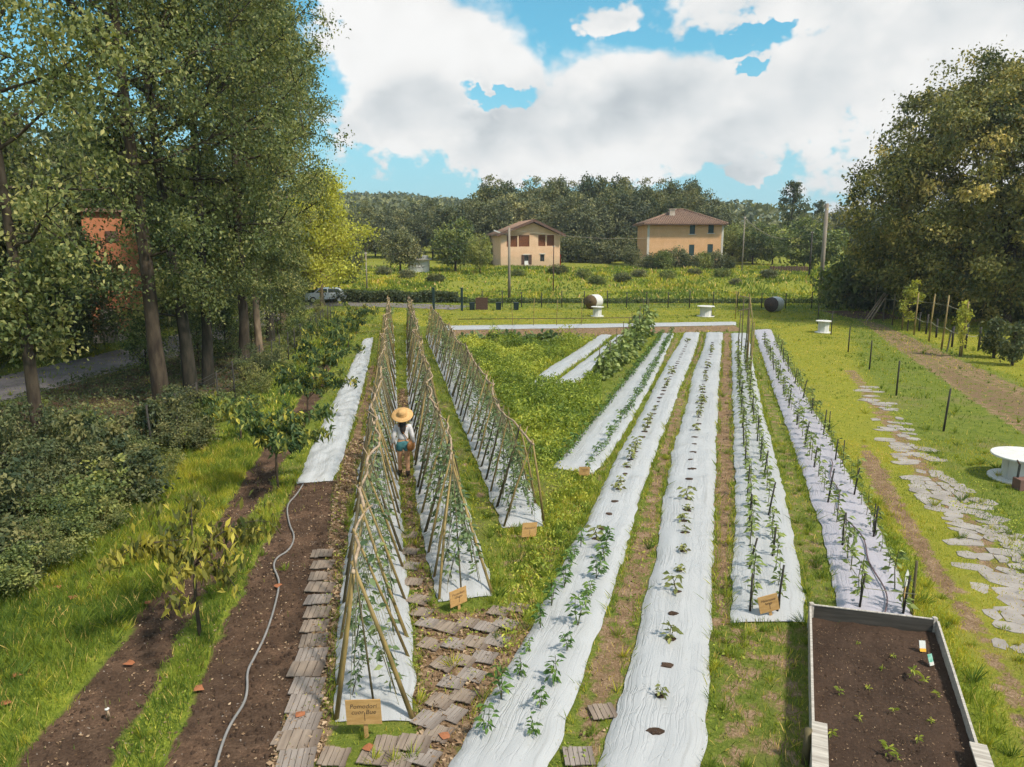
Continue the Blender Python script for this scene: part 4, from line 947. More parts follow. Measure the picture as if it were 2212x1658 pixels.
def tufts(nt_, seed, xr, yr, per, hh, ww, name):
    rg = np.random.default_rng(seed); x = rg.uniform(*xr, nt_); y = rg.uniform(*yr, nt_); k = np.abs(x) < y*.8+3; x, y = x[k], y[k]
    so_, li_, lu_, dr_ = zones(x, y); k = rg.random(len(x)) < np.clip(.5+.5*lu_-.45*li_-so_-.35*dr_, .02, 1)*np.clip(2.2*fbm(x*.6, y*.6, 2, 99)-.5, 0, 1); x, y, lu_, dr_ = x[k], y[k], lu_[k], dr_[k]
    for b in (BL, BT1, BT2, BT3, BA, BB, BC, BD, BE, BS1, BS2, BH):
        P = np.concatenate([b.L[::8], b.L[-1:], b.R[::-1][::8], b.R[:1]]); m_ = polydist(x, y, P) < -.03; x, y, lu_, dr_ = x[m_], y[m_], lu_[m_], dr_[m_]
    n = len(x); tv = rg.normal(.32, .17, n)+.15*dr_; th = hh*(.5+rg.random(n))*(1+.4*lu_); tr_ = .02+.05*rg.random(n)
    i = np.repeat(np.arange(n), per); N = len(i); a = rg.random(N)*6.283; dx, dy = np.cos(a), np.sin(a); q = rg.random(N)
    bx, by = x[i]+dx*tr_[i]*q, y[i]+dy*tr_[i]*q; h = th[i]*(.5+.6*rg.random(N)); ln = h*(.15+.65*q)*rg.uniform(.6, 1.3, N); z = terr(bx, by); w = ww*(.7+.6*rg.random(N)); sx, sy = -dy*w/2, dx*w/2
    V = np.stack([np.stack([bx-sx, by-sy, z-.01], 1), np.stack([bx+sx, by+sy, z-.01], 1), np.stack([bx+dx*ln*.47+sx*.9, by+dy*ln*.47+sy*.9, z+h*(.95-.35*q)*.54], 1), np.stack([bx+dx*ln, by+dy*ln, z+h*(.95-.35*q)], 1)], 1).reshape(-1, 3)
    return npmesh(name, V, np.arange(4*N).reshape(N, 4), M['grass'], v=np.repeat(np.clip(tv[i]+rg.normal(0, .1, N), 0, 1), 4))
link('grass_tufts', tufts(5200, 84, (-16, 14), (6.8, 22), 40, .19, .008, 'grass_tufts'), kind='stuff')
link('grass_tufts', tufts(5200, 85, (-25, 36), (22, 72), 18, .24, .02, 'grass_tufts_far'), kind='stuff')
def dn_mead(x, y, *z):
    p = fbm(x*.16, y*.22, 3, 66); return np.clip((p-.22)*1.9, .15, 1)
def h_mead(x, y, lu_, dr_, rg):
    p = fbm(x*.2, y*.3, 3, 67); return .18+.5*np.clip(p-.45, 0, 1)*2
link('meadow', blades(150000, 83, (-62, 75), (75.5, 118), dn_mead, h_mead, lambda x, y: .12+.0008*y, 'meadow'), kind='stuff')

# ragged grass leaning over the rims of the sheets
rg = np.random.default_rng(86); px_, py_, nx_, ny_ = [], [], [], []
for b in (BL, BT1, BT2, BT3, BA, BB, BC, BD, BE, BS1, BS2):
    for E_, sg in ((b.L, -1), (b.R, 1)):
        n = int(b.len*70); f = rg.random(n)*(len(E_)-1); i = f.astype(int); i = np.minimum(i, len(E_)-2); p = E_[i]+(E_[i+1]-E_[i])*(f-i)[:, None]; w_ = nrm(b.R[i]-b.L[i])*sg
        k = (fbm(p[:, 0]*1.1, p[:, 1]*1.1, 3, 91) > .46) & (rg.random(n) < np.clip(16/p[:, 1], .2, 1)); o_ = rg.random(n)*.14+.005
        q = p+w_*o_[:, None]; px_.append(q[k, 0]); py_.append(q[k, 1]); nx_.append(-w_[k, 0]); ny_.append(-w_[k, 1])
x, y, ex, ey = map(np.concatenate, (px_, py_, nx_, ny_)); n = len(x); h = (.07+.17*rg.random(n)**2)*(.6+.8*fbm(x*.8, y*.8, 2, 92)); ln = h*rg.uniform(-.3, .75, n); w = (.006+.0006*y)*(.7+.6*rg.random(n)); a = rg.random(n)*6.28
jx, jy = rg.normal(0, .3, n)*h, rg.normal(0, .3, n)*h; sx, sy = np.cos(a)*w/2, np.sin(a)*w/2; z = terr(x, y)-.01; tx, ty = x+ex*ln+jx, y+ey*ln+jy
V = np.stack([np.stack([x-sx, y-sy, z], 1), np.stack([x+sx, y+sy, z], 1), np.stack([(x+tx)/2+sx*.8, (y+ty)/2+sy*.8, z+h*.55], 1), np.stack([tx, ty, z+h], 1)], 1).reshape(-1, 3)
link('rim_grass', npmesh('rim_grass', V, np.arange(4*n).reshape(n, 4), M['grass'], v=np.repeat(np.clip(rg.normal(.36, .18, n), 0, 1), 4)), kind='stuff')
# low broad-leaved weeds in the paths between the sheets
rg = np.random.default_rng(88); n = 90000; x = rg.uniform(-8, 14, n); y = rg.uniform(7, 45, n); k = (np.abs(x) < y*.75+2) & (rg.random(n) < np.clip(14/y, .25, 1)); x, y = x[k], y[k]
cl_ = fbm(x*1.3, y*1.3, 3, 71); so_, li_, lu_, dr_ = zones(x, y); k = (cl_ > .52-.05*lu_) & (so_ < .3) & (dr_ < .5); x, y, cl_ = x[k], y[k], cl_[k]
for b in (BL, BT1, BT2, BT3, BA, BB, BC, BD, BE, BS1, BS2, BH):
    P = np.concatenate([b.L[::8], b.L[-1:], b.R[::-1][::8], b.R[:1]]); m_ = polydist(x, y, P) < -.01; x, y, cl_ = x[m_], y[m_], cl_[m_]
inb = (x > c_rb[0]) & (x < c_rb[1]) & (y < c_rb[2]); x, y, cl_ = x[~inb], y[~inb], cl_[~inb]
n = len(x); C = np.stack([x, y, .015+.14*rg.random(n)*np.clip((cl_-.5)*5, .2, 1.2)], 1); s_ = .5+rg.random(n)
link('path_weeds', leafmesh('path_weeds', C, rdir(n, rg, .35), .05*s_, .026*s_, np.clip(fbm(x*.9, y*.9, 2, 73)*1.1-.1+rg.normal(0, .15, n), 0, 1), M['potato'], rg), kind='stuff')
# fallen leaves and pebbles
def flat_leaves(poly, n, L, seed, mat):
    q, rg = scatter(poly, n, seed); C = np.stack([q[:,0], q[:,1], terr(q[:,0], q[:,1])+.012+.03*rg.random(len(q))**1.5], 1)
    A = nrm(rg.normal(size=(len(q), 3))*np.array([1, 1, .25])); s_ = .6+.8*rg.random(len(q))
    return leafmesh('leaf_litter', C, A, L*s_, L*.6*s_, rg.random(len(q)), M[mat], rg, droop=.02, fold=.25)
link('leaf_litter', flat_leaves([(655,1420),(703,1250),(722,1050),(760,950),(790,950),(755,1100),(735,1300),(712,1560),(690,1720),(560,1720)], 7500, .07, 91, 'litter'), kind='stuff')
link('leaf_litter', flat_leaves([(885,1720),(900,1420),(880,1200),(862,1000),(857,840),(880,840),(893,1020),(915,1180),(945,1330),(1130,1310),(1150,1390),(1010,1600),(980,1720)], 7000, .07, 92, 'litter'), kind='stuff')
link('leaf_litter', flat_leaves([(-10,1720),(400,1235),(560,1000),(722,1040),(703,1250),(570,1720)], 1500, .04, 93, 'litter'), kind='stuff')
link('leaf_litter', flat_leaves([(1195,1720),(1283,1396),(1428,951),(1512,722),(1580,722),(1590,1111),(1578,1345),(1535,1350),(1537,1246),(1410,1226),(1376,1393),(1280,1720)], 3000, .05, 94, 'litter'), kind='stuff')
fl = [(960,598+1000),(35,1467),(14,1527),(318,1309),(158,1298),(430,1496),(648,1552),(600,1272),(125,1275),(280,1440),(795,1625)]
for i, (px, py) in enumerate(sorted(fl, key=lambda q: -q[1])):
    g = G(px, py); rg = np.random.default_rng(700+i); n = 7
    a0 = rg.random()*6
    Pl = [(math.cos(a0+j*.8976)*(.055 if j % 2 else .085)*rg.uniform(.8,1.2), math.sin(a0+j*.8976)*(.055 if j % 2 else .08), .012*rg.random()) for j in range(7)]
    o = MB().add([(0,0,.02)]+Pl, [(0, 1+j, 1+(j+1) % 7) for j in range(7)]).build('fallen_leaf', M['fallen'], None, loc=(g.x, g.y, .055))
    tag(o, 'curled orange leaf fallen on the ground at left, %s counted from the camera' % ordn(i), 'leaf', 'orange leaves fallen on the ground')
q, rg = scatter([(-10,1720),(400,1235),(560,1000),(722,1040),(703,1250),(570,1720)], 650, 95)
mb = MB()
for x, y in q:
    r_ = rnd.uniform(.006, .016); z = float(terr(x, y))
    mb.add([(x-r_, y, z), (x, y-r_*.8, z), (x+r_, y, z), (x, y+r_*.8, z), (x, y, z+r_*.9)], [(0,1,4),(1,2,4),(2,3,4),(3,0,4)])
mb.build('pebbles', M['pebble'], kind='stuff')
rg = np.random.default_rng(96)
def clods(name, q, z0, rlo, rhi):
    mb = MB()
    for x, y, z in q:
        r_ = rlo+(rhi-rlo)*rg.random()**3; k = [(x+r_*math.cos(a)*rg.uniform(.7,1.2), y+r_*math.sin(a)*rg.uniform(.7,1.2), z-.005) for a in (0, 1.25, 2.5, 3.8, 5.0)]
        t_ = [(x+r_*.5*math.cos(a+.4)*rg.uniform(.6,1.2), y+r_*.5*math.sin(a+.4), z+r_*rg.uniform(.45,.8)) for a in (0, 2.1, 4.2)]
        mb.add(k+t_, [(0,1,5),(1,6,5),(1,2,6),(2,3,6),(3,7,6),(3,4,7),(4,5,7),(4,0,5),(5,6,7)])
    return link(name, mb.mesh(name, M['soil']), kind='stuff')
q1, _ = scatter([(330,1720),(470,1390),(560,1200),(640,1045),(725,1040),(703,1250),(655,1420),(570,1720)], 1500, 97); q2, _ = scatter([(-10,1720),(240,1415),(400,1235),(540,1020),(600,1010),(470,1250),(330,1490),(190,1720)], 1200, 98)
q = np.concatenate([q1, q2]); clods('soil_clods', np.concatenate([q, terr(q[:,0], q[:,1])[:, None]], 1), 0, .012, .055)

# ------------------------------------------------------------------ middle distance and wood
def far_at(px, Y): 
    x = (px-CX)/F*(Y*ct+4*st); return T3(x, Y, -.1)
RT = [clump_tree(110+i, [(0,0,4.2,3.0,2.8,3.0),(1.0,.3,3.4,2.2,2.2,2.2),(-1.2,-.4,3.6,2.0,2.0,2.3)], 120, 46, .85, .34, m_, (2.6, .16), inner=.62, vmu=v_) for i, (m_, v_) in enumerate((('shrub', .42), ('wood', .62), ('darkleaf', .6), ('shrub', .8)))]
tree_at('field_tree', RT[1], far_at(865, 100), 'pale brownish round tree left of the little white shed', 'tree', 0, .82)
tree_at('field_tree', RT[0], far_at(984, 101), 'dense dark green round tree right of the little white shed', 'tree', 1, .98)
tree_at('field_tree', RT[3], far_at(1037, 97), 'small light green tree left of the gabled farmhouse', 'tree', 2, (.5, .5, .72))
tree_at('field_tree', RT[2], far_at(760, 88), 'small dark tree standing in the meadow near the yellow tree', 'tree', 2, (.45, .45, .62))
tree_at('field_tree', RT[0], far_at(1625, 124), 'round orchard tree just right of the hip roofed house', 'tree', .4, .92)
tree_at('field_tree', RT[3], far_at(1580, 128), 'light green orchard tree half hidden behind the hip roofed house', 'tree', .4, .9)
tree_at('field_tree', RT[0], far_at(1668, 122), 'round orchard tree between the two thin utility poles', 'tree', 2.4, .88)
tree_at('clipped_tree', RT[0], far_at(1750, 104), 'broad dark clipped round tree behind the thick utility pole', 'tree', 3.2, (1.45, 1.2, 1.0))
tree_at('field_tree', RT[1], far_at(1362, 112), 'straw coloured bush left of the hip roofed house', 'shrub', 1.2, (.55, .5, .5))
ST = limb_tree(121, 15, .22, .34, 3.6, 20, 2600, .42, (.02, 0), .34, 10, 60, 'bark', 'darkleaf', vmu=.4)
tree_at('slim_tree', ST, far_at(1700, 150), 'tall slim open crowned tree on the right skyline', 'tree', 0, .98)
tree_at('slim_tree', ST, far_at(1766, 155), 'smaller open crowned tree on the skyline behind the thick pole', 'tree', 2, .74)
tree_at('slim_tree', ST, far_at(1805, 160), 'low open crowned tree on the skyline next to the huge tree', 'tree', 4, .6)
for i, (px, Y, s_, zs, k) in enumerate([(1408,107,.62,1,1),(1432,106,.68,1.1,0),(1462,107,.72,1.2,2),(1490,106,.6,1,1),(1518,107,.62,1.1,0),(1545,108,.66,1.1,2),(1575,108,.5,1,1),(1385,107,.45,.9,2)]):
    bush(px, 590, k, s_, 'grey green bush before the hip roofed house, %s from the left' % ordn([1,2,3,4,5,6,7,0][i]), True, Y, 'bushes before the hip roofed house', 'bush', zs=zs)
for i, (px, py, k, s_) in enumerate([(1850,668,0,1.35),(1815,655,0,.8),(1880,670,1,1.2),(1905,664,1,1.3)]):
    bush(px, py, k, s_, ('olive bush at the left foot of the huge tree', 'small light bush beside the thick utility pole', 'dark bush under the huge tree behind the vine fence', 'dark round bush under the huge tree, right of the other')[i], True)
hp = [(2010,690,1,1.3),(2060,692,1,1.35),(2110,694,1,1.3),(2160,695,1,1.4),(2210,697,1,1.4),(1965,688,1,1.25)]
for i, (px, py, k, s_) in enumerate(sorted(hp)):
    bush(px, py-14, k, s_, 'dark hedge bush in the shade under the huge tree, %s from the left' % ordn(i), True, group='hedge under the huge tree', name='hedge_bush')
for i, (px, Y, s_) in enumerate([(880,93,.5),(940,90,.45),(1205,96,.55),(1260,92,.5),(1120,95,.4),(1345,90,.5),(1290,88,.45),(830,96,.5),(1440,92,.5),(1380,94,.45),(1660,92,.5),(1560,94,.5),(1500,96,.4),(1590,88,.35)]):
    bush(px, 600, rnd.randrange(3), s_, 'low weedy shrub in the meadow, %s from the left' % ordn(sorted([880,940,1205,1260,1120,1345,1290,830,1440,1380,1660,1560,1500,1590]).index(px)), True, Y, 'weedy shrubs in the meadow', 'meadow_shrub', zs=.6)
WT = [clump_tree(130+i, [(0,0,8.5,3.4,3.2,4.6),(1.6,.5,6.2,2.6,2.6,3.2),(-1.7,-.4,6.8,2.5,2.5,3.4),(.3,-.8,4.0,3.2,3.0,2.4)], 190, 42, 1.0, .46, 'wood', (6, .25), inner=.6, vmu=v_, vs=.16) for i, v_ in enumerate((.36, .5, .62))]
WD = [clump_tree(140+i, [(0,0,9.5,2.6,2.6,4.4),(.8,.2,6.5,2.8,2.6,3.4),(-.6,0,12.5,1.4,1.4,2.4)], 150, 36, .95, .46, 'darkleaf', (8, .25), inner=.45, vmu=v_) for i, v_ in enumerate((.5, .66))]
wd = []
for i in range(44):
    px = 770+i*20+rnd.uniform(-9, 9); Y = rnd.uniform(133, 150); s_ = rnd.uniform(.72, .92)
    if px < 1010: s_ *= .78
    if px > 1555: s_ *= .55
    wd.append((px, Y, s_))
for i in range(34):
    px = 780+i*25+rnd.uniform(-9, 9); Y = rnd.uniform(156, 180); s_ = rnd.uniform(.85, 1.08)
    if px < 1010: s_ *= .78
    if px > 1500: s_ *= .5
    wd.append((px, Y, s_))
wd += [(1770,150,.62),(1800,152,.7),(1830,155,.75),(1860,150,.7),(1895,152,.75),(1930,156,.8),(1740,165,.6)]
wd += [(1066,150,1.04),(1090,150,.96),(1180,152,1.0),(1300,150,1.02),(1335,150,1.0),(1420,152,1.0),(1450,154,1.0),(1265,152,1.05),(1490,152,.95)]
wd.sort()
for i, (px, Y, s_) in enumerate(wd):
    ms = (WT+WT+WD)[rnd.randrange(8)] if s_ < 1.0 else WD[i % 2]
    tree_at('wood_tree', ms, far_at(px, Y), 'tree in the dark wood behind the houses, %s from the left' % ordn(i), 'tree', rnd.random()*6, (s_*rnd.uniform(.95, 1.2), s_*rnd.uniform(.95, 1.2), s_), 'trees of the wood behind the houses')
for i in range(22):
    px = 980+i*30+rnd.uniform(-9, 9)
    bush(px, 560, (1, 1, 2)[i % 3], rnd.uniform(.9, 1.25), 'dark bush at the foot of the wood behind the houses, %s from the left' % ordn(i), True, 129+rnd.uniform(-2, 3), 'bushes at the foot of the wood', 'wood_bush')
# wooded hill far behind
rg = np.random.default_rng(151); n = 26000; x = rg.uniform(-150, 90, n); y = rg.uniform(190, 460, n)
z = terr(x, y)+ (5+5*fbm(x*.12, y*.12, 2, 6))*rg.random(n)**.4
link('hill_forest', leafmesh('hill_forest', np.stack([x, y, z], 1), rdir(n, rg, .3), 2.0, 1.4, np.clip(fbm(x*.1, y*.1, 2, 3)*.8+rg.normal(.05, .15, n), 0, 1), M['wood'], rg), kind='stuff')

# ------------------------------------------------------------------ fences and posts
def fence(label, pts, h, step, mat, wires, rp=.03, name='wire_fence', wmat='metal', lean=0):
    P = resample(np.array([p[:2] for p in pts]), max(2, int(np.linalg.norm(np.diff(np.array([p[:2] for p in pts]), axis=0), axis=1).sum()/step)+1))
    root = thing(name, label, 'fence', T3(*P[0])); o0 = Vector(root.location); tops = []
    for p in P:
        b = T3(p[0], p[1])-o0; hh = h*rnd.uniform(.93, 1.07); t = b+Vector((rnd.uniform(-lean, lean), rnd.uniform(-lean, lean), hh)); tops.append((b, t))
        MB().tube([b-Vector((0,0,.2)), t], [rp, rp*.9], 6).build('post', M[mat], root, True)
    for w in wires:
        MB().tube([b.lerp(t, w) for b, t in tops], .0065, 4, False).build('wire', M[wmat], root)
    return root
fence('dark wire fence along the brambles left of the grass strip', [G(332,985), G(455,900), G(580,812), G(655,752), G(722,693)], 1.5, 1.9, 'stake', (.15,.3,.45,.6,.75,.9,.98), .035, lean=.06)
# back boundary: every post where it stands
root = thing('wire_fence', 'dark post and wire fence crossing behind the hay bales', 'fence', G(1040, 664)); o0 = Vector(root.location); tops = []
for px in (1041,1085,1127,1170,1214,1262,1312,1353,1397,1443,1489,1540,1592,1645,1697,1753,1805):
    b = G(px, 665+(px-1300)*.004)-o0; t = b+Vector((rnd.uniform(-.04,.04), 0, 1.5*rnd.uniform(.92, 1.05))); tops.append((b, t))
    MB().tube([b-Vector((0,0,.2)), t], .045, 6).build('post', M['stake'], root, True)
for w in (.35, .65, .95): MB().tube([b.lerp(t, w) for b, t in tops], .009, 4, False).build('wire', M['metal'], root)
for px, lb in ((937, 'thick dark green gate post, the left of the pair'), (998, 'thick dark green gate post, the right of the pair')):
    o = MB().box((0,0,.98), (.20,.20,2.0)).box((0,0,2.0), (.24,.24,.05)).box((.0,-.11,1.3), (.05,.03,.3)).build('gate_post', M['greenpost'], None, loc=G(px, 672)); tag(o, lb, 'post', 'green gate posts')
# vine fence on the right
root = thing('vine_fence', 'tall brown post fence with sagging pale wires before the huge tree', 'fence', G(1907, 694)); o0 = Vector(root.location); tl_ = []
for px, py, qy in [(1887,689,616),(1907,694,636),(1927,703,636),(1948,713,643),(1974,724,635),(2006,740,637),(2033,756,640),(2076,771,653)]:
    b = G(px, py)-o0; d = G(px, py); h = (py-qy)/F*(d.y*ct+4*st)*1.02; t = b+Vector((rnd.uniform(-.03,.12), 0, h)); tl_.append((b, t))
    MB().tube([b-Vector((0,0,.2)), b.lerp(t,.5)+Vector((rnd.uniform(-.03,.03),0,0)), t], [.055,.05,.042], 7).build('post', M['cane'] if px > 1940 else M['caneold'], root, True)
def sag(pts, k):
    out = []
    for a, b in zip(pts[:-1], pts[1:]):
        for j in range(5): f = j/5; out.append(a.lerp(b, f)-Vector((0,0,k*4*f*(1-f))))
    return out+[pts[-1]]
MB().tube(sag([b.lerp(t,.82) for b, t in tl_[1:]], .05), .016, 4, False).build('wire', M['twine'], root)
MB().tube(sag([b.lerp(t,.42) for b, t in tl_[3:]]+[G(2112,759)-o0+Vector((0,0,.9)), G(2145,770)-o0+Vector((0,0,.8)), G(2190,786)-o0+Vector((0,0,.8)), G(2260,805)-o0+Vector((0,0,.8))], .12), .018, 4, False).build('wire', M['twine'], root)
for px, py, h in [(2056,750,1.2),(2085,753,1.4),(2113,759,1.35),(2000,722,1.3),(1985,716,1.3),(2022,730,1.2)]:
    MB().tube([G(px,py)-o0, G(px,py)-o0+Vector((rnd.uniform(-.03,.1),0,h))], .06, 6).build('short_post', M['stake'], root, True)
MB().tube([G(2045,762)-o0, G(2057,712)-o0+Vector((0,0,.1))], .035, 6).build('brace', M['stake'], root, True)
for p_, q_ in (((1868,692),(1905,688)), ((1872,694),(1908,690)), ((1880,694),(1912,692))):
    a, b = G(*p_)-o0, G(*q_)-o0+Vector((0,0,2.0)); MB().tube([a, b], .045, 6).build('brace', M['branch'], root, True)
VM = clump_tree(161, [(0,0,1.0,.42,.42,.9)], 40, 34, .25, .15, 'darkleaf', (1.6, .06), inner=.4, vmu=.55)
VY = clump_tree(162, [(0,0,2.6,.45,.4,.6),(.5,0,2.2,.4,.3,.35),(-.4,0,1.7,.3,.3,.5),(.1,0,1.0,.25,.25,.4),(.3,.1,3.1,.25,.25,.3)], 46, 22, .24, .16, 'yellowleaf', (1.9, .04), inner=.2, vmu=.3, vs=.3)
tree_at('vine', VM, G(2146, 774), 'dark ivy covered stump by the right fence, the left of the pair', 'vine', 0, 1.12)
tree_at('vine', VM, G(2186, 790), 'dark ivy covered stump by the right fence, the right of the pair', 'vine', 2, 1.1)
tree_at('vine', VY, G(1960, 716), 'yellowish climbing plant on the brown post fence', 'vine', 0, 1.0)
tree_at('vine', VY, G(2072, 771), 'small tuft of yellow vine at the top of the last brown post', 'vine', 1, (.7,.7,.85))
# lone dark stakes along the path
sk = [(1766,700,1.5),(1795,724,1.55),(1832,761,1.45),(1878,799,1.4),(1936,855,1.4),(2038,932,1.4)]
for i, (px, py, h) in enumerate(sk):
    stake(G(px, py), h, (.08 if i == 5 else 0, 0), 'lone dark stake in the grass right of the path, %s from the camera' % ordn(5-i), .035, 'stake', 'dark stakes right of the path')
stake(G(1588, 690), 2.2, (0,0), 'pale thin pole standing in the lawn before the back fence', .03, 'cane', 'poles in the lawn')
# bundle frame of tall canes on the eggplant sheet
root = thing('pole_bundle', 'tall bundle of brown canes with a sloping top rail on the eggplant sheet', 'cane frame', G(1612, 800)); o0 = Vector(root.location)
pp = [(1594,748,676),(1601,762,645),(1609,775,640),(1612,800,648),(1613,806,690),(1618,812,700),(1620,818,725),(1628,752,698)]
tops = []
for px, py, qy in pp:
    b = G(px, py)-o0; d = G(px, py); h = (py-qy)/F*(d.y*ct+5*st)*1.03; t = b+Vector((rnd.uniform(-.06,.06), 0, h)); tops.append(t)
    MB().tube([b, t], [.032,.024], 6).build('cane', M['caneold'] if rnd.random() < .6 else M['cane'], root, True)
MB().tube([PY(1598,640,G(1598,745).y+2)-o0, tops[3], tops[5]], [.03,.03,.02], 6).build('rail', M['cane'], root, True)
MB().tube([PY(1596,672,G(1598,745).y)-o0, tops[3]-Vector((0,0,.5))], .025, 6).build('rail', M['branch'], root, True)
for i, (px, h) in enumerate([(1152,2.0),(1202,1.9),(1255,2.0),(1107,1.7)]):
    stake(G(px, 706), h, (rnd.uniform(-.08,.08),0), 'thin cane standing in the soil bed at the back, %s from the left' % ordn([1,2,3,0][i]), .022, 'cane', 'canes in the back soil bed')
MB_ = MB().tube([G(990,690,.9), G(1120,689,.9), G(1260,688,.88), G(1400,686,.85)], .028, 6)
for px in (990, 1120, 1260, 1400): MB_.tube([G(px,690), G(px,689.5,.9)], .02, 5)
tag(MB_.build('handrail', M['caneold'], None, True), 'low thin rail of canes behind the back sheet', 'rail')

# ------------------------------------------------------------------ signs
def textmesh(body, size, mat):
    cu = bpy.data.curves.new('text', 'FONT'); cu.body = body; cu.size = size; cu.align_x = 'CENTER'; cu.align_y = 'CENTER'; cu.shear = .18; cu.space_line = .95; cu.resolution_u = 3; cu.extrude = .0008
    to = bpy.data.objects.new('text', cu); col.objects.link(to); bpy.context.view_layer.update()
    me = bpy.data.meshes.new_from_object(to.evaluated_get(bpy.context.evaluated_depsgraph_get())); bpy.data.objects.remove(to); bpy.data.curves.remove(cu)
    me.materials.clear(); me.materials.append(mat); return me
def sign(label, px, py, w, h, zb, text, rotz=0, roll=0, tsize=.06, pitch=0.0, mat='signwood'):
    t = thing('plant_sign', label, 'sign', G(px, py), rotz, 'plywood plant signs'); t.rotation_euler = (pitch, roll, rotz)
    MB().box((0,0,zb+h/2), (w,.014,h)).build('board', M[mat], t)
    MB().box((.01,.016,(zb+h*.62-.15)/2), (.05,.016,zb+h*.62+.15)).build('stake', M['signwood'], t)
    MB().box((.012,-.0086,zb+h*.32), (.006,.003,h*.35)).build('crack', M['ink'], t)
    if text:
        lt = link('lettering', textmesh(text, tsize, M['ink']), t, (0, -.0085, zb+h*.62)); lt.rotation_euler = (R(90), 0, 0)
    return t
sign('plywood sign reading Pomodori cuor Bue before the left cane trellis', 790, 1596, .43, .33, .20, 'Pomodori\ncuor Bue', 0, R(-2), .082)
sign('plywood sign turned aside before the middle cane trellis', 992, 1318, .33, .28, .10, 'Pomodori\nciliegia', R(38), R(-4), .06)
sign('plywood sign half sunk in tall grass before the right cane trellis', 1141, 1168, .33, .30, .08, 'Pomodori', R(24), R(6), .06)
sign('small plywood sign at the near end of the pepper sheet', 1262, 1040, .27, .22, .16, 'Peperoni\ndolci', 0, 0, .05)
sign('leaning plywood sign between the nearest staked eggplants', 1666, 1338, .33, .29, .14, 'Melanzane\nlunga', R(6), R(-13), .058)
t = thing('plant_tag', 'small white pointed tag on a stick by the corner stake of the lilac sheet', 'tag', G(1952, 1318), R(30))
MB().add([(-.045,0,.42),(.045,0,.42),(.05,0,.62),(0,0,.72),(-.05,0,.62),(-.045,.008,.42),(.045,.008,.42),(.05,.008,.62),(0,.008,.72),(-.05,.008,.62)], [(0,1,2,3,4),(9,8,7,6,5),(0,5,6,1),(1,6,7,2),(2,7,8,3),(3,8,9,4),(4,9,5,0)]).build('board', M['white'], t)
MB().box((0,.014,.25), (.03,.012,.55)).build('stake', M['signwood'], t)

# ------------------------------------------------------------------ raised bed
ZT = .40
c_fl, c_fr = G(1755,1310,ZT), G(2022,1342,ZT); c_nl, c_nr = G(1757,1566,ZT), G(2112,1612,ZT)
dl = (c_nl-c_fl).normalized(); dr_ = (c_nr-c_fr).normalized(); c_el, c_er = c_fl+dl*4.3, c_fr+dr_*4.3
rb = thing('raised_bed', 'wooden raised bed filled with dark soil at the lower right corner', 'raised bed', (c_fl+c_fr)/2*1.0-Vector((0,0,ZT))); o0 = Vector(rb.location)
def board(a, b, zt, hgt, th, name, mat, parent, zoff=0):
    d = (b-a); L = d.length; ang = math.atan2(d.y, d.x); c = (a+b)/2
    o = MB().box((0,0,0), (L, th, hgt)).build(name, M[mat], parent); o.location = Vector((c.x, c.y, zt-hgt/2))-o0; o.rotation_euler = (0,0,ang); return o
side_in = Vector((.02,0,0))
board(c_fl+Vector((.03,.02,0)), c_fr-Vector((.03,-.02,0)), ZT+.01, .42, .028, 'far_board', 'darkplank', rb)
cs = MB().box((0,0,0), ((c_fr-c_fl).length, .034, .012)).build('cap_strip', M['plank'], rb); cs.location = (c_fl+c_fr)/2-o0+Vector((0,.02,.018))
cs.rotation_euler = (0,0,math.atan2((c_fr-c_fl).y, (c_fr-c_fl).x))
def lboard(a, b, name): return board(a, b, ZT, .40, .03, name, 'plank', rb)
lboard(c_fl-Vector((.03,0,0)), c_nl, 'side_board'); lboard(c_fr+Vector((.03,0,0)), c_nr, 'side_board')
lboard(c_nl, c_el, 'side_board'); lboard(c_nr, c_er, 'side_board')
board(c_nl+dl*.0+Vector((.07,0,0)), c_el+Vector((.07,0,0)), ZT+.035, .03, .17, 'wide_plank', 'plank', rb)
board(c_nr+Vector((.0,0,0)), c_er+Vector((.0,0,0)), ZT+.035, .03, .17, 'wide_plank', 'plank', rb)
for c in (c_fl, c_fr): MB().box((0,0,0), (.06,.06,.46)).build('corner_post', M['plank'], rb).location = c-o0+Vector((0,.035,-.19))
n = 40; U, V_ = np.meshgrid(np.linspace(0,1,n), np.linspace(0,1,n*2)); 
q = np.array(c_fl)[None,None]*((1-U)*(1-V_))[...,None]+np.array(c_fr)[None,None]*(U*(1-V_))[...,None]+np.array(c_el)[None,None]*((1-U)*V_)[...,None]+np.array(c_er)[None,None]*(U*V_)[...,None]
q[...,2] = ZT-.24+.10*V_+.05*fbm(q[...,0]*4,q[...,1]*4,3,4)+.03*fbm(q[...,0]*16,q[...,1]*16,2,7); idx = np.arange(n*n*2).reshape(n*2, n)
Fq = np.stack([idx[:-1,:-1], idx[1:,:-1], idx[1:,1:], idx[:-1,1:]], -1).reshape(-1,4)
so2 = link('soil_fill', npmesh('soil_fill', q.reshape(-1,3)-np.array(o0), Fq, M['soil'], smooth=True), rb)
rg = np.random.default_rng(171); nn = 1100; u, v = rg.random(nn)*.92+.04, rg.random(nn)*.9+.05
def rbp(u, v, z=0): 
    p = (c_fl*(1-u)+c_fr*u)*(1-v)+(c_el*(1-u)+c_er*u)*v; return Vector((p.x, p.y, ZT-.20+.10*v+z))
wk = Kind([plant_proto('weed_sprout', 600+i, .05+.03*i, 14, .07, .022, .06, 'potato', 1, 0, .2, .5, .003) for i in range(3)], 'seedling', 'sprouts in the raised bed')
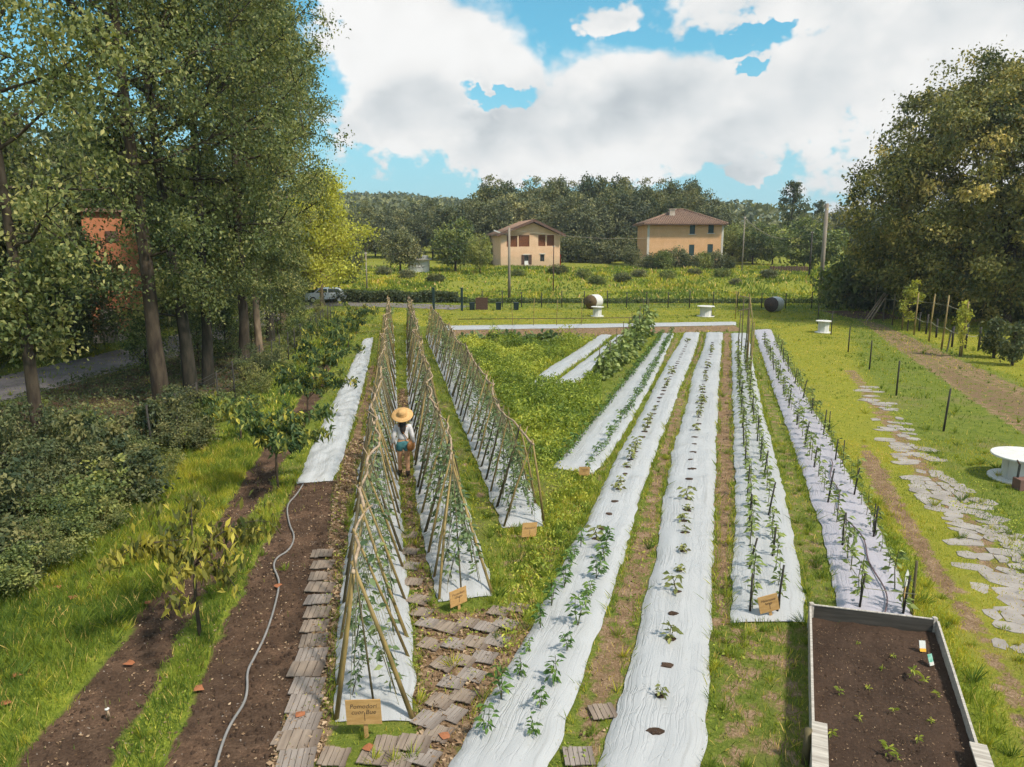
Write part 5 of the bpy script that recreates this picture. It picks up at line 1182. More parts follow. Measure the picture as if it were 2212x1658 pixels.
for i, (a, b, s_) in enumerate([(.74,.42,1.5),(.8,.46,1.0),(.45,.95,1.3),(.5,.98,1.0),(.52,.40,.7),(.18,.62,.9),(.62,.27,.7),(.36,.2,.6),(.55,.7,.8),(.86,.55,.9),(.3,.78,.8),(.12,.9,.9),(.66,.85,.8),(.78,.72,.7),(.4,.55,.7)]):
    wk.put(rbp(a, b*.8), 'small green sprout in the dark soil of the raised bed, %s from its far end' % ordn(sorted([.42,.46,.95,.98,.40,.62,.27,.2,.7,.55,.78,.9,.85,.72,.551]).index(b if not (b == .55 and a == .4) else .551)), s_)
wk.clean()
C = np.array([rbp(a, b, .02)-o0 for a, b in zip(u, v)]); 
link('chips', leafmesh('chips', C, nrm(rg.normal(size=(nn,3))*np.array([1,1,.2])), .022*(.5+rg.random(nn)), .014, .2+.8*rg.random(nn)**2, M['litter'], rg), rb, kind='stuff')
rc_ = np.random.default_rng(99); cq = np.array([rbp(a, b, -.01) for a, b in zip(rc_.random(700)*.94+.03, rc_.random(700)*.92+.04)]); cdo = clods('soil_clods', cq-np.array(o0), 0, .008, .03); cdo.parent = rb
for nm, lb, px, py, mats, rz in (('seed_packet','white and yellow seed packet standing in the raised bed soil',1994,1412,('packwhite','packyellow'),.15), ('seed_packet','green seed packet standing in the raised bed soil',2014,1442,('packgreen','packwhite'),.5)):
    p = G(px, py, ZT-.18); t = thing(nm, lb, 'seed packet', p, rz, 'seed packets in the raised bed'); t.rotation_euler = (R(-25), R(8), rz)
    MB().box((0,0,.12), (.10,.006,.11)).build('packet', M[mats[0]], t); MB().box((0,-.001,.045), (.098,.009,.045)).build('printed_panel', M[mats[1]], t)
    MB().tube([(0,.006,-.04),(0,.006,.2)], .004, 5).build('stick', M['cane'], t)
tag(MB().tube([(0,0,-.05),(.0,0,.45)], [.05,.045], 9).build('wooden_stake', M['caneold'], None, True, loc=G(1740,1650)), 'stout round post outside the left board of the raised bed', 'stake')
# stick with pale split end in the left soil strip
t = thing('marker_stick', 'thin stick with a pale split end standing in the left soil strip', 'stick', G(235, 1558))
MB().tube([(0,0,-.03),(-.02,0,.30)], [.012,.008], 5).build('stick', M['caneold'], t, True)
for s in (-1, 1): MB().tube([(-.005,0,.17),(s*.012+.01,0,.05)], [.011,.012], 5).build('split_end', M['branch'], t, True)
MB().lathe([(.004,0),(.03,.003),(.026,.014),(.004,.018)], 10, (-.006,0,.165)).build('cap', M['white'], t, True)

# hoses
hz = [G(*p, z=.035) for p in [(655,1046),(640,1070),(618,1092),(625,1135),(638,1160),(625,1190),(596,1205),(590,1225),(600,1245),(604,1262),(594,1310),(575,1370),(550,1420),(533,1450),(535,1490),(528,1520),(500,1560),(484,1595),(470,1640),(455,1700)]]
tag(MB().tube([Vector((*p, .035)) for p in resample(smooth(np.array([h[:2] for h in hz]), 2), 140)], .018, 7).build('garden_hose', M['hose'], None, True), 'grey hose snaking along the brown soil strip', 'hose')
pts = [BE.at(s, .56+.10*math.sin(s*.9)+.06*math.sin(s*2.3), BE.top+.035) for s in np.linspace(.05, 9, 70)]
tag(MB().tube(pts, .013, 6).build('drip_hose', M['driphose'], None, True), 'thin brown drip hose lying on the lilac sheet', 'hose')
a_ = [BE.at(s, .24, BE.top+.35-.0*s) for s in np.linspace(.2, 3.2, 8)]
tag(MB().tube([BE.at(.25,.30,.45), BE.at(1.6,.22,.3), BE.at(2.9,.27,.55)], .006, 4).tube([BE.at(.25,.30,.42), BE.at(.1,.95,.5)], .006, 4).build('tie_string', M['twine'], None), 'pale string tied between stakes on the lilac sheet', 'string')

# ------------------------------------------------------------------ cable spool tables, bales, bins
def spool(label, loc, rt, h, rotz=0, staves=10):
    t = thing('spool_table', label, 'table', loc, rotz, 'white cable spool tables'); rc = rt*.62
    MB().lathe([(rt*.985,h-.05),(rt,h-.045),(rt,h-.008),(rt*.985,h)], 40).build('table_top', M['white'], t)
    MB().lathe([(rt*1.02,.0),(rt*1.02,.05),(rt*1.0,.055)], 40).build('base_disc', M['white'], t)
    for j in range(staves):
        a = 2*math.pi*(j+.5)/staves; w = 2*math.pi*rc/staves*.985
        MB().box((math.cos(a)*rc, math.sin(a)*rc, (.055+h-.05)/2), (.03, w, h-.105), a).build('stave', M['white'], t)
    MB().lathe([(rt*.10,h),(rt*.10,h+.004)], 12).build('bolt_plate', M['concretepole'], t); return t
spool('large white cable spool table at the right edge beside the flagstones', G(2212, 1036), .80, .66, .2, 12)
spool('white cable spool table by the dark stakes at the start of the path', G(1778, 719), .52, .80, .1)
spool('white cable spool table on the lawn behind the middle of the back sheet', G(1524, 684), .70, .85, .6)
spool('white cable spool table in front of the left hay bale', G(1290, 684), .52, .80, .4)
def bale(label, loc, rotz, hay):
    t = thing('hay_bale', label, 'hay bale', loc, rotz, 'wrapped round hay bales'); r, L = .66, 1.15
    def ring(x0, x1, rr, n=32):
        mb = MB(); vs = []
        for i in range(7):
            x = x0+(x1-x0)*i/6
            for j in range(n):
                a = 2*math.pi*j/n; q = rr*(1+.02*math.sin(3*a+i)+.015*rnd.uniform(-1,1)); vs.append((x, math.cos(a)*q, r+math.sin(a)*q*.97))
        mb.add(vs, [(i*n+j, i*n+(j+1) % n, (i+1)*n+(j+1) % n, (i+1)*n+j) for i in range(6) for j in range(n)]+[tuple(range(n-1,-1,-1)), tuple(6*n+j for j in range(n))]); return mb
    ring(-L/2+.02, L/2-.02, r*.97).build('hay', M[hay], t, True); mb = ring(-L/2+.06, L/2, r); mb.f = mb.f[:-2]; mb.build('wrap', M['wrap'], t, True)
    MB().lathe([(.16,-.01),(.12,.015),(.02,.03)], 12).build('core', M['timber'], t).matrix_local = Matrix.Translation((-L/2+.03,0,r)) @ Matrix.Rotation(R(-90),4,'Y')
    return t
bale('round hay bale with brown face and white wrap, left of the two', G(1282, 668), R(52), 'hay')
bale('round hay bale with dark face and white wrap, right of the two', G(1671, 674), R(44), 'haydark')
tag(MB().tube([(0,0,0),(0,0,.5)], .03, 6).box((0,0,.05),(.3,.3,.1)).build('dark_bucket', M['plasticdark'], None, loc=G(1537, 684)), 'small dark thing at the foot of the lawn spool table', 'bucket')
for px, lb in ((1020,'dark bin before the back fence, leftmost'),(1077,'dark bin before the back fence, middle'),(1115,'dark bin before the back fence, rightmost')):
    t = thing('bin', lb, 'bin', G(px, 670), 0, 'dark bins'); MB().box((0,0,.3), (.42,.42,.6), None, 1.12).build('body', M['plasticdark'], t); MB().box((0,0,.63), (.5,.5,.05)).build('lid', M['plasticdark'], t)
t = thing('compost_crate', 'brown slatted compost crate beside the dark bins', 'crate', G(1041, 669))
for k in range(7): MB().box((0,-.5,.08+k*.16), (1.1,.03,.13)).build('slat', M['timber'], t)
for k in range(7): MB().box((-.5 if k % 2 else .5, 0, .08+k*.16), (.03,1.0,.13)).build('slat', M['timber'], t)
MB().box((0,0,.5), (.95,.9,1.0)).build('compost', M['haydark'], t)
t = thing('plant_box', 'brown box with a dark post in front of the large spool table', 'box', G(2204, 1058))
MB().box((.05,0,.14), (.34,.30,.28)).build('box', M['terracotta'], t); MB().tube([(-.04,.1,.1),(-.02,.1,.62)], .03, 6).build('post', M['metal'], t); MB().tube([(-.02,.1,.6),(-.1,.1,.72)], .02, 6).build('handle', M['timber'], t)

# ------------------------------------------------------------------ utility poles and wires
def pole(px, py, qy, Y, r, label, mat='concretepole', arm=False, lamp=False):
    b = PY(px, py, Y); b.z = float(terr(b.x, Y)); t = PY(px, qy, Y)
    o = thing('utility_pole', label, 'pole', b, 0, 'utility poles'); h = t.z-b.z
    MB().tube([(0,0,-.3),(0,0,h)], [r, r*.75], 10).build('shaft', M[mat], o, True)
    if arm: MB().box((0,0,h-.25), (.9,.08,.08)).build('cross_arm', M[mat], o)
    if lamp:
        MB().tube([(0,0,h*.88),(-.9,0,h*.93)], .03, 6).build('arm', M['metal'], o); MB().box((-1.25,0,h*.945), (.7,.2,.12), Matrix.Rotation(R(18),3,'Y')).build('lamp_head', M['wrap'], o)
    else:
        for s in (-1, 1): MB().lathe([(.03,0),(.05,.05),(.03,.12)], 8, (s*.3 if arm else s*r*1.1, 0, h-.2)).build('insulator', M['white'], o)
    return Vector((b.x, Y, t.z-.2))
w1 = pole(1100, 662, 492, 78, .16, 'grey concrete utility pole before the gabled farmhouse with a lamp', lamp=True)
w2 = pole(1195, 645, 530, 84, .07, 'thin brown pole before the right corner of the gabled farmhouse', 'timber')
w3 = pole(1602, 592, 468, 100, .09, 'thin pole between the hip roofed house and the clipped tree')
w4 = pole(1746, 620, 500, 92, .12, 'dark wooden pole left of the thick utility pole', 'stake')
w5 = pole(1770, 658, 440, 77, .23, 'thick concrete utility pole left of the huge tree', arm=True)
w6 = pole(793, 632, 545, 84, .09, 'thin grey pole with a grey box at its foot in the meadow')
w7 = pole(732, 632, 540, 84, .10, 'dark pole beside the yellow tree', 'stake')
def cable(label, pts, r=.02, k=.8):
    q = []
    for a, b in zip(pts[:-1], pts[1:]): q += sag([a, b], k)[:-1]
    tag(MB().tube(q+[pts[-1]], r, 4, False).build('cable', M['concretepole'], None), label, 'cable', 'overhead cables')
cable('overhead cable from the dark pole to the lamp pole across the meadow', [w7, w6, w1], .016)
cable('overhead cable between the lamp pole and the hip roofed house', [w1, PY(1400,515,113)], .02, .4)
cable('overhead cable sagging from the thin pole to the clipped tree', [w3, w4], .03, 1.6)
cable('overhead cable from the thick pole to the thin pole', [w5-Vector((0,0,3.5)), w3-Vector((0,0,4))], .02, .3)
tag(MB().box((0,0,.4), (.5,.3,.8)).box((0,-.16,.45),(.4,.02,.55)).build('meter_box', M['concretepole'], None, loc=PY(797,640,83)+Vector((0,0,-.3))), 'grey box at the foot of the thin meadow pole', 'box')

# ------------------------------------------------------------------ houses
def wall_quad_holes(mb, W, H, holes, y, th):
    """front wall in the xz plane at y, with rectangular holes"""
    xs_ = sorted({0, W, *[h[0] for h in holes], *[h[1] for h in holes]}); zs_ = sorted({0, H, *[h[2] for h in holes], *[h[3] for h in holes]})
    for x0, x1 in zip(xs_[:-1], xs_[1:]):
        for z0, z1 in zip(zs_[:-1], zs_[1:]):
            cx, cz = (x0+x1)/2, (z0+z1)/2
            if any(h[0] < cx < h[1] and h[2] < cz < h[3] for h in holes): continue
            mb.box((cx, y+th/2, cz), (x1-x0, th, z1-z0))
# hip roofed house
Y2 = 113.0; b2 = PY(1397, 573, Y2); W2 = (PY(1558,573,Y2)-b2).x; zb = float(terr(b2.x, Y2))
hs = thing('farmhouse', 'ochre two storey farmhouse with red tiled hip roof and green shutters', 'house', (b2.x, Y2, b2.z-.5)); hs.rotation_euler[2] = R(-1.5)
E2 = (PY(1397,484,Y2)-b2).z+.5; D2 = 11.0
def hx(px): return (PY(px,520,Y2)-b2).x
def hzz(py): return (PY(1480,py,Y2)-b2).z+.5
wins = [(hx(1488.5),hx(1500),hzz(506),hzz(482)),(hx(1528),hx(1540),hzz(504),hzz(481)),(hx(1488.5),hx(1500),hzz(552),hzz(529)),(hx(1528),hx(1540),hzz(550),hzz(528))]
wins = [(a, b, c, min(d, E2-.12)) for a, b, c, d in wins]
mb = MB(); wall_quad_holes(mb, W2, E2, wins, 0, .35); mb.box((.175,D2/2,E2/2), (.35,D2-.7,E2)); mb.box((W2-.175,D2/2,E2/2), (.35,D2-.7,E2)); mb.box((W2/2,D2-.175,E2/2), (W2,.35,E2)); mb.build('wall', M['ochre'], hs)
MB().box((.10,-.012,E2/2), (.34,.03,E2)).build('corner_strip', M['frame'], hs); MB().box((W2-.12,-.012,E2/2), (.3,.03,E2)).build('corner_strip', M['frame'], hs)
for a, b, c, d in wins:
    wo_ = MB().box(((a+b)/2,.20,(c+d)/2), (b-a,.04,d-c)).build('window', M['glass'], hs)
    for s in (0, 1): MB().box((a+(b-a)*(.25+.5*s),.06,(c+d)/2), ((b-a)*.46,.05,(d-c)*.98)).build('shutter', M['shutter'], wo_)
    MB().box(((a+b)/2,-.04,c-.06), (b-a+.3,.14,.1)).build('sill', M['frame'], wo_)
ov = .75; rise = hzz(451)-E2; xa, xb = W2*.46, W2*.56; ya, yb = D2*.45, D2*.55
ev = [Vector((-ov,-ov,E2)),Vector((W2+ov*.5,-ov,E2)),Vector((W2+ov*.5,D2+ov,E2)),Vector((-ov,D2+ov,E2))]; rg_ = [Vector((xa,D2*.5,E2+rise)),Vector((xb,D2*.5,E2+rise))]
rf = MB().add([*ev, *rg_, *[p-Vector((0,0,.18)) for p in ev]], [(0,1,5,4),(1,2,5),(2,3,4,5),(3,0,4),(6,9,8,7),(0,6,7,1),(1,7,8,2),(2,8,9,3),(3,9,6,0)]).build('roof', M['rooftile'], hs)
tr_ = MB()
def tilerows(e0, e1, t0, t1, step=.27):
    n = int((e1-e0).length/step)
    for i in range(n):
        f = (i+.5)/n; a = e0.lerp(e1, f)
        # straight up the slope until the hip
        up = ((t0+t1)/2-(e0+e1)/2); ed = (e1-e0).normalized(); up = (up-ed*up.dot(ed))
        L0 = (t0-e0).dot(ed)/(e1-e0).length; L1 = (t1-e0).dot(ed)/(e1-e0).length
        k = min(1, f/max(L0, 1e-3), (1-f)/max(1-L1, 1e-3)); b = a+up*k
        if (b-a).length > .2: tr_.tube([a+Vector((0,0,.03)), b+Vector((0,0,.03))], .085, 6)
tilerows(ev[0], ev[1], rg_[0], rg_[1]); tilerows(ev[3], ev[0], rg_[0], rg_[0]); tilerows(ev[1], ev[2], rg_[1], rg_[1])
tr_.build('tile_rows', M['rooftile'], rf, True, kind='stuff')
for a, b in ((ev[0], rg_[0]), (ev[1], rg_[1]), (rg_[0], rg_[1])): MB().tube([a+Vector((0,0,.06)), b+Vector((0,0,.1))], .14, 8).build('ridge_tiles', M['rooftile'], rf, True)
ch = MB().box((0,0,0), (.8,.8,2.0)).box((0,0,1.05), (1.0,1.0,.12)).build('chimney', M['plasterbrown'], rf); ch.location = (W2*.36, D2*.28, E2+1.2)
MB().tube([(W2*.28,D2*.2,E2+.6),(W2*.28,D2*.2,E2+3.0)], .025, 5).build('antenna', M['metal'], rf)
MB().box((W2/2,-ov-.06,E2-.10), (W2+ov*1.4,.12,.12)).build('gutter', M['timber'], rf)
# gabled barn house
Y1 = 117.0; b1 = PY(1081.8, 579, Y1); W1 = (PY(1212,579,Y1)-b1).x; k1 = W1/1445.0
hg = thing('gabled_farmhouse', 'pale ochre gabled farmhouse with four brick lattice openings upstairs', 'house', (b1.x, Y1, b1.z-.4)); hg.rotation_euler[2] = R(9)
def gx(c): return (c-305)*k1
def gz(c): return (1510-c)*k1+.4
lat = [(gx(450),gx(705),gz(1015),gz(757)),(gx(740),gx(1000),gz(1010),gz(742)),(gx(1215),gx(1390),gz(1000),gz(722)),(gx(1425),gx(1605),gz(995),gz(716))]
gw = [(gx(868),gx(985),gz(1400),gz(1210)),(gx(1265),gx(1368),gz(1360),gz(1195))]
E1 = gz(735); A1 = gz(455); D1 = 13.0
mb = MB(); wall_quad_holes(mb, W1, E1, lat+gw, 0, .35)
mb.add([(0,0,E1),(W1,0,E1),(W1*.545,0,A1),(0,.35,E1),(W1,.35,E1),(W1*.545,.35,A1)], [(0,1,2),(3,5,4),(0,2,5,3),(1,4,5,2),(0,3,4,1)])
mb.box((.175,D1/2+.17,E1/2), (.35,D1-.36,E1)); mb.box((W1/2,D1-.17,E1/2), (W1-.02,.35,E1-.02)); mb.build('wall', M['ochrepale'], hg)
for a, b, c, d in lat:
    lo = MB().box(((a+b)/2,.32,(c+d)/2), (b-a,.04,d-c)).build('lattice_opening', M['timber'], hg); lm = MB(); nx_ = int((b-a)/.2); nz_ = int((d-c)/.11)
    for j in range(nz_):
        for i in range(nx_): lm.box((a+(i+.5*(j % 2)+.25)*(b-a)/(nx_), .17, c+(j+.5)*(d-c)/nz_), ((b-a)/nx_*.62,.12,(d-c)/nz_*.86))
    lm.build('lattice_bricks', M['brick'], lo, kind='stuff')
for a, b, c, d in gw:
    w_ = MB().box(((a+b)/2,.22,(c+d)/2), (b-a,.04,d-c)).build('window', M['glass'], hg)
    MB().box(((a+b)/2,.15,(c+d)/2), (.05,.06,d-c)).build('mullion', M['timber'], w_); MB().box(((a+b)/2,-.03,d+.08), (b-a+.3,.1,.14)).build('lintel', M['frame'], w_)
MB().box(((gx(868)+gx(985))/2-.55,-.03,gz(1320)), (.45,.05,1.5)).build('shutter', M['timber'], hg); MB().box(((gx(868)+gx(985))/2+.62,-.03,gz(1320)), (.45,.05,1.5)).build('shutter', M['timber'], hg)
# open right side with white posts
sd = MB(); sd.box((W1-.45,D1/2,E1/2), (.1,D1-.8,E1)); sd.build('side_wall', M['timber'], hg)
for j in range(5): MB().box((W1-.12,.5+j*(D1-1.0)/4,E1/2), (.28,.34,E1)).build('side_post', M['white'], hg)
MB().box((W1-.16,D1/2,gz(1140)), (.22,D1-.9,.28)).build('side_rail', M['white'], hg); MB().box((W1-.2,D1/2,gz(1430)), (.2,D1-.9,1.2)).build('side_parapet', M['ochrepale'], hg)
ovx = .7
pl = [Vector((-ovx,-.9,E1-.16)), Vector((W1*.545,-.9,A1+.30)), Vector((W1+ovx,-.9,E1-.16))]; pf = [p+Vector((0,D1+1.5,0)) for p in pl]
for s_, (i, j) in enumerate(((0,1),(1,2))):
    a, b, c, d = pl[i], pl[j], pf[j], pf[i]; u3 = Vector((0,0,.16))
    o = MB().add([a,b,c,d,a+u3,b+u3,c+u3,d+u3], [(3,2,1,0),(4,5,6,7),(0,1,5,4),(1,2,6,5),(2,3,7,6),(3,0,4,7)]).build('roof_slope', M['rooftile'], hg)
    tr_ = MB(); n = 48
    for k in range(n):
        f = (k+.5)/n; tr_.tube([a.lerp(d,f)+u3*1.1, b.lerp(c,f)+u3*1.1], .09, 5)
    tr_.build('tile_rows', M['rooftile'], o, True, kind='stuff')
    MB().add([a+Vector((0,-.05,-.16)),b+Vector((0,-.05,-.16)),b+Vector((0,-.05,.26)),a+Vector((0,-.05,.26)),a+Vector((0,.02,-.16)),b+Vector((0,.02,-.16)),b+Vector((0,.02,.26)),a+Vector((0,.02,.26))], [(0,1,2,3),(7,6,5,4),(0,4,5,1),(1,5,6,2),(2,6,7,3),(3,7,4,0)]).build('barge_board', M['fascia'], o)
    for k in range(6): MB().tube([a.lerp(b,.05+k*.18)+Vector((0,.05,-.08)), a.lerp(b,.05+k*.18)+Vector((0,.9,-.08))], .06, 4).build('rafter_end', M['timber'], o)
def onhouse(house, x, y, z): return house.matrix_basis @ Vector((x, y, z))
bpy.context.view_layer.update()
t = thing('white_chair', 'white chair standing before the gabled farmhouse', 'chair', onhouse(hg, gx(905), -1.2, .45), .3)
MB().box((0,0,.45),(.6,.55,.06)).build('seat', M['white'], t); MB().box((0,.25,.75),(.6,.05,.55)).build('backrest', M['white'], t)
for sx in (-1,1):
    for sy in (-1,1): MB().box((sx*.27,sy*.24,.21),(.05,.05,.42)).build('leg', M['white'], t)
t = thing('red_cloth', 'bright red cloth hanging at the right side of the gabled farmhouse', 'cloth', onhouse(hg, W1+.25, .9, .5))
vs = []; 
for i in range(9):
    for j in range(7): vs.append((.06*math.sin(i*1.3+j*.4), i*.16-.64, 1.9-j*.3))
MB().add(vs, [(i*7+j, i*7+j+1, (i+1)*7+j+1, (i+1)*7+j) for i in range(8) for j in range(6)]).build('sheet', M['red'], t, True); MB().tube([(0,-.75,1.92),(0,.75,1.92)], .02, 5).build('rod', M['metal'], t)
# little shed
bS = PY(881, 584, 100); zS = float(terr(bS.x, 100))
t = thing('white_shed', 'little white flat roofed shed with black graffiti', 'shed', (bS.x, 100, zS-.1)); t.rotation_euler[2] = R(4)
MB().box((1.4,1.3,.85),(2.8,2.6,1.7)).build('wall', M['wrap'], t); MB().box((1.45,1.2,1.78),(3.4,3.1,.14)).build('roof', M['plank'], t); MB().box((2.3,1.3,2.05),(.8,.8,.5)).build('vent', M['wrap'], t)
MB().box((2.81,1.0,.75),(.03,.9,1.5)).build('door', M['timber'], t)
g = MB()
for seg in ([(.55,.6),(.7,1.2),(.85,.75),(1.0,1.25),(1.1,.65)], [(1.25,1.2),(1.6,1.2),(1.3,.75),(1.7,.7)], [(1.75,1.1),(1.95,.75),(2.25,.85)]):
    g.tube([(x,-.012,z) for x, z in seg], .045, 4)
g.build('graffiti', M['ink'], t)
# orange tower beyond the road
bT = Vector((-25.0, 44.0, 0)); t = thing('orange_tower', 'narrow orange plastered tower building beyond the road on the left', 'building', bT, R(28)); HT = 7.7
MB().box((1.5,1.5,HT/2),(3.0,3.0,HT)).build('wall', M['orange'], t); MB().box((1.5,1.5,HT+.09),(3.5,3.5,.18)).build('roof', M['rooftile'], t); MB().box((.9,-.03,1.0),(.85,.08,2.0)).build('door', M['concretepole'], t)
MB().box((1.5,-.03,HT-1.4),(.7,.08,.6)).build('vent', M['timber'], t); MB().box((1.5,1.5,.25),(3.06,3.06,.5)).build('plinth', M['plasterbrown'], t)
# wooden fence and bench board at right
fr = thing('board_fence', 'low brown board fence before the clipped tree', 'fence', PY(1665,592,99)); 
for k in range(16): MB().box((k*.34,0,.45),(.28,.03,1.1+.1*math.sin(k*2.1))).build('board', M['timber'], fr)
for z in (.2,.8): MB().box((2.55,.03,z),(5.4,.03,.08)).build('rail', M['timber'], fr)
# low field wall / hedge bank along the far road
rg = np.random.default_rng(181); n = 15000; px_ = rg.uniform(625, 1010, n); xx = (px_-CX)/F*75; yy = 74.5+rg.normal(0, .45, n); h_ = 1.15*np.where(px_ > 990, .5, 1)
C = np.stack([xx, yy, terr(xx, yy)+h_*rg.random(n)**.8*(.75+.4*fbm(xx*.5, xx*0, 2, 3))], 1)
tag(link('hedge', leafmesh('hedge', C, rdir(n, rg), .26, .14, np.clip(rg.normal(.28, .18, n), 0, 1), M['darkleaf'], rg)), 'dark clipped hedge along the far road behind the gate posts', 'hedge')
rg = np.random.default_rng(182); n = 9000; px_ = rg.uniform(1000, 1840, n); xx = (px_-CX)/F*74; yy = 73.6+rg.normal(0, .3, n)
C = np.stack([xx, yy, terr(xx, yy)+.45*rg.random(n)], 1)
link('bank_weeds', leafmesh('bank_weeds', C, rdir(n, rg), .22, .11, np.clip(rg.normal(.35, .2, n), 0, 1), M['shrub'], rg), kind='stuff')

# ------------------------------------------------------------------ car
t = thing('parked_car', 'silver car on the road behind the yellow tree trunk', 'car', G(697, 656)+Vector((0,1.2,0)), R(20))
prof = [(-2.0,.35),(-2.05,.75),(-1.95,.95),(-1.2,1.02),(-.65,1.42),(.6,1.48),(1.35,1.42),(1.9,1.0),(2.0,.9),(2.02,.4)]
def car_ext(pr, w, ins):
    n = len(pr); vs = [(x, -w*(1-ins*(max(z-.95,0))), z) for x, z in pr]+[(x, w*(1-ins*(max(z-.95,0))), z) for x, z in pr]
    return MB().add(vs, [tuple(range(n)), tuple(range(2*n-1,n-1,-1))]+[(i, n+i, n+(i+1) % n, (i+1) % n) for i in range(n)])
car_ext(prof, .86, .28).build('body', M['carpaint'], t)
for s in (-1, 1):
    MB().add([(-1.05,s*.85,1.03),(-.6,s*.775,1.37),(.1,s*.77,1.40),(.1,s*.85,1.03)], [(0,1,2,3) if s > 0 else (3,2,1,0)]).build('side_window', M['glass'], t)
    MB().add([(.2,s*.85,1.03),(.2,s*.77,1.40),(1.2,s*.77,1.38),(1.5,s*.85,1.05)], [(0,1,2,3) if s > 0 else (3,2,1,0)]).build('side_window', M['glass'], t)
    for x in (-1.3, 1.25):
        wl = MB().lathe([(.2,-.1),(.32,-.09),(.33,0),(.32,.09),(.2,.1)], 20).build('wheel', M['tyre'], t); wl.matrix_local = Matrix.Translation((x, s*.78, .33)) @ Matrix.Rotation(R(90),4,'X')
        MB().lathe([(.19,-.105),(.19,.105)], 14).build('rim', M['carpaint'], wl)
    MB().box((-2.02,s*.6,.72),(.06,.32,.14)).build('headlight', M['wrap'], t); MB().box((1.98,s*.65,.85),(.06,.2,.22)).build('tail_light', M['red'], t)
MB().add([(-1.22,-.72,1.05),(-1.22,.72,1.05),(-.68,.66,1.40),(-.68,-.66,1.40)], [(0,1,2,3)]).build('windscreen', M['glass'], t); t.children[-1].location = (-.03,0,.02)

# ------------------------------------------------------------------ person in the straw hat, walking away between the trellises
pf_ = G(873, 1031); bd = (BT1.at(20,.97)+BT2.at(17,.03))/2-pf_; pr = thing('person', 'person in straw hat, white shirt and denim shorts with tan bag walking between trellises', 'person', pf_, math.atan2(bd.y, bd.x)-R(90))
def skin(name, verts, edges, radii, mat, parent, lv=2, root=0):
    me = bpy.data.meshes.new(name); me.from_pydata(verts, edges, []); o = bpy.data.objects.new(name, me); col.objects.link(o)
    o.modifiers.new('skin', 'SKIN').use_smooth_shade = True
    for i, sv in enumerate(me.skin_vertices[0].data): sv.radius = radii[i] if isinstance(radii[i], tuple) else (radii[i],)*2; sv.use_root = (i == root)
    o.modifiers.new('sub', 'SUBSURF').levels = lv; o.modifiers['sub'].render_levels = lv
    bpy.context.view_layer.update(); m2 = bpy.data.meshes.new_from_object(o.evaluated_get(bpy.context.evaluated_depsgraph_get())); bpy.data.objects.remove(o)
    m2.materials.clear(); m2.materials.append(mat); m2.polygons.foreach_set('use_smooth', [True]*len(m2.polygons)); return link(name, m2, parent)
V = [(0,0,.92),(0,.0,1.06),(0,.01,1.22),(0,0,1.36),(0,.01,1.44),(0,.03,1.52),(0,.03,1.62)]; rr = [(.15,.11),(.125,.095),(.14,.10),(.14,.085),(.048,.048),(.08,.09),(.07,.085)]; E = [(0,1),(1,2),(2,3),(3,4),(4,5),(5,6)]
def chain(start, pts, rs):
    prev = start
    for p, r_ in zip(pts, rs): V.append(p); rr.append(r_); E.append((prev, len(V)-1)); prev = len(V)-1
    return prev
for s in (-1, 1):
    yk = .10 if s < 0 else -.06
    chain(0, [(s*.095,.0,.84),(s*.10,yk*.5+.02,.48),(s*.10,yk*.9-.02,.26),(s*.10,yk-.02,.09),(s*.11,yk+.11,.035)], [(.095,.095),(.062,.062),(.058,.055),(.040,.042),(.035,.032)])
    e = chain(3, [(s*.17,0,1.36),(s*.235,-.03,1.10),(s*.27,.05,.88),(s*.285,.09,.80)], [(.055,.055),(.042,.042),(.033,.033),(.024,.036)])
    for f, (dx, ln) in enumerate(((-.022,.065),(-.007,.078),(.008,.075),(.021,.058))): chain(e, [(s*.288+dx*.3,.10+dx*1.0,.755),(s*.285+dx*.3,.095+dx*1.1,.80-ln)], [.0085,.007])
    chain(e, [(s*.265,.125,.785),(s*.262,.14,.755)], [.010,.008])
skin('body', V, E, rr, M['skin'], pr)
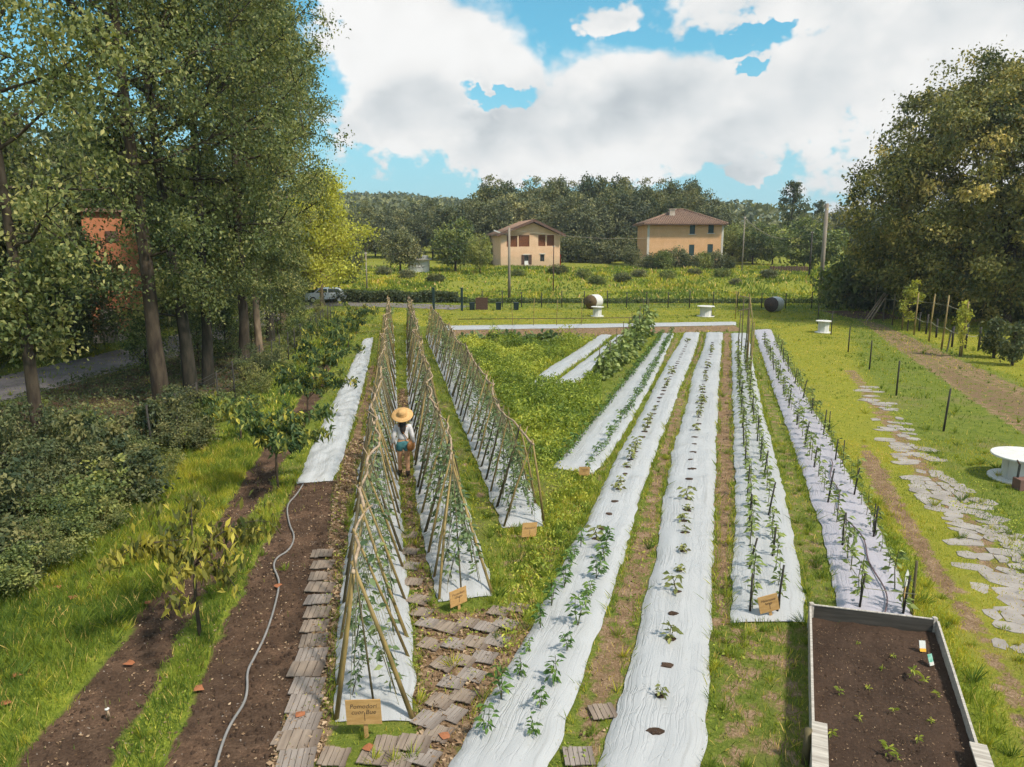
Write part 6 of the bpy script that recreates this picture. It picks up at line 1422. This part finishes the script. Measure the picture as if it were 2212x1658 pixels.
# shirt
V = [(0,0,.97),(0,.0,1.12),(0,.01,1.24),(0,0,1.37),(0,.0,1.425)]; rr = [(.165,.13),(.145,.112),(.162,.12),(.155,.105),(.075,.07)]; E = [(0,1),(1,2),(2,3),(3,4)]
for s in (-1, 1): chain(3, [(s*.175,0,1.355),(s*.238,-.03,1.10),(s*.268,.04,.90)], [(.072,.07),(.062,.06),(.048,.046)])
skin('shirt', V, E, rr, M['shirt'], pr)
V = [(0,0,1.03),(0,0,.93)]; rr = [(.145,.112),(.178,.135)]; E = [(0,1)]
for s in (-1, 1): chain(1, [(s*.095,.0,.83),(s*.102,(.10 if s < 0 else -.06)*.25,.68)], [(.112,.112),(.10,.10)])
skin('shorts', V, E, rr, M['denim'], pr)
V = [(0,.02,1.62),(0,-.05,1.54),(0,-.085,1.42),(0,-.10,1.28),(0,-.10,1.17)]; rr = [(.088,.10),(.10,.085),(.095,.05),(.085,.04),(.03,.018)]; E = [(i,i+1) for i in range(4)]
skin('hair', V, E, rr, M['hair'], pr)
for s in (-1, 1):
    yk = .10 if s < 0 else -.06
    V = [(s*.10,yk-.02,.22),(s*.10,yk-.02,.09),(s*.11,yk+.10,.045),(s*.11,yk+.16,.04)]; rr = [(.058,.058),(.055,.055),(.048,.042),(.04,.03)]; skin('boot', V, [(0,1),(1,2),(2,3)], rr, M['boot'], pr)
hat = MB().lathe([(.27,.010),(.275,.0),(.272,-.006),(.20,.008),(.122,.020),(.117,.07),(.103,.125),(.065,.148),(.01,.152)], 40).build('hat', M['straw'], pr, True); hat.location = (0,.0,1.655); hat.rotation_euler = (R(30), R(-5), 0)
MB().lathe([(.1235,.020),(.1205,.048)], 32).build('hat_band', M['straw'], hat, True)
V = [(.17,-.13,1.00),(.19,-.155,.86),(.19,-.15,.72)]; rr = [(.075,.035),(.135,.065),(.11,.055)]; skin('bag', V, [(0,1),(1,2)], rr, M['leather'], pr, 2)
MB().tube([(.13,-.12,1.02),(.02,-.125,1.2),(-.10,-.09,1.40),(-.12,0,1.45),(-.06,.11,1.32),(.10,.125,1.1),(.19,.05,.98),(.21,-.10,.98)], .012, 6, False).build('bag_strap', M['leather'], pr, True)
for s in range(7): MB().tube([(.10+s*.03,-.20,.74),(.10+s*.03+rnd.uniform(-.01,.01),-.205,.60)], .006, 4).build('fringe', M['leather'], pr)

# ------------------------------------------------------------------ air
m, nt, out = newmat('haze'); pv = nd(nt, 'ShaderNodeVolumePrincipled', None, Color=(.86,.93,1.0), Density=.00036, Anisotropy=.3); nt.links.new(pv.outputs[0], out.inputs['Volume'])
MB().box((0, 820, 22.4), (2000, 1800, 47.2)).build('haze', m, kind='stuff')
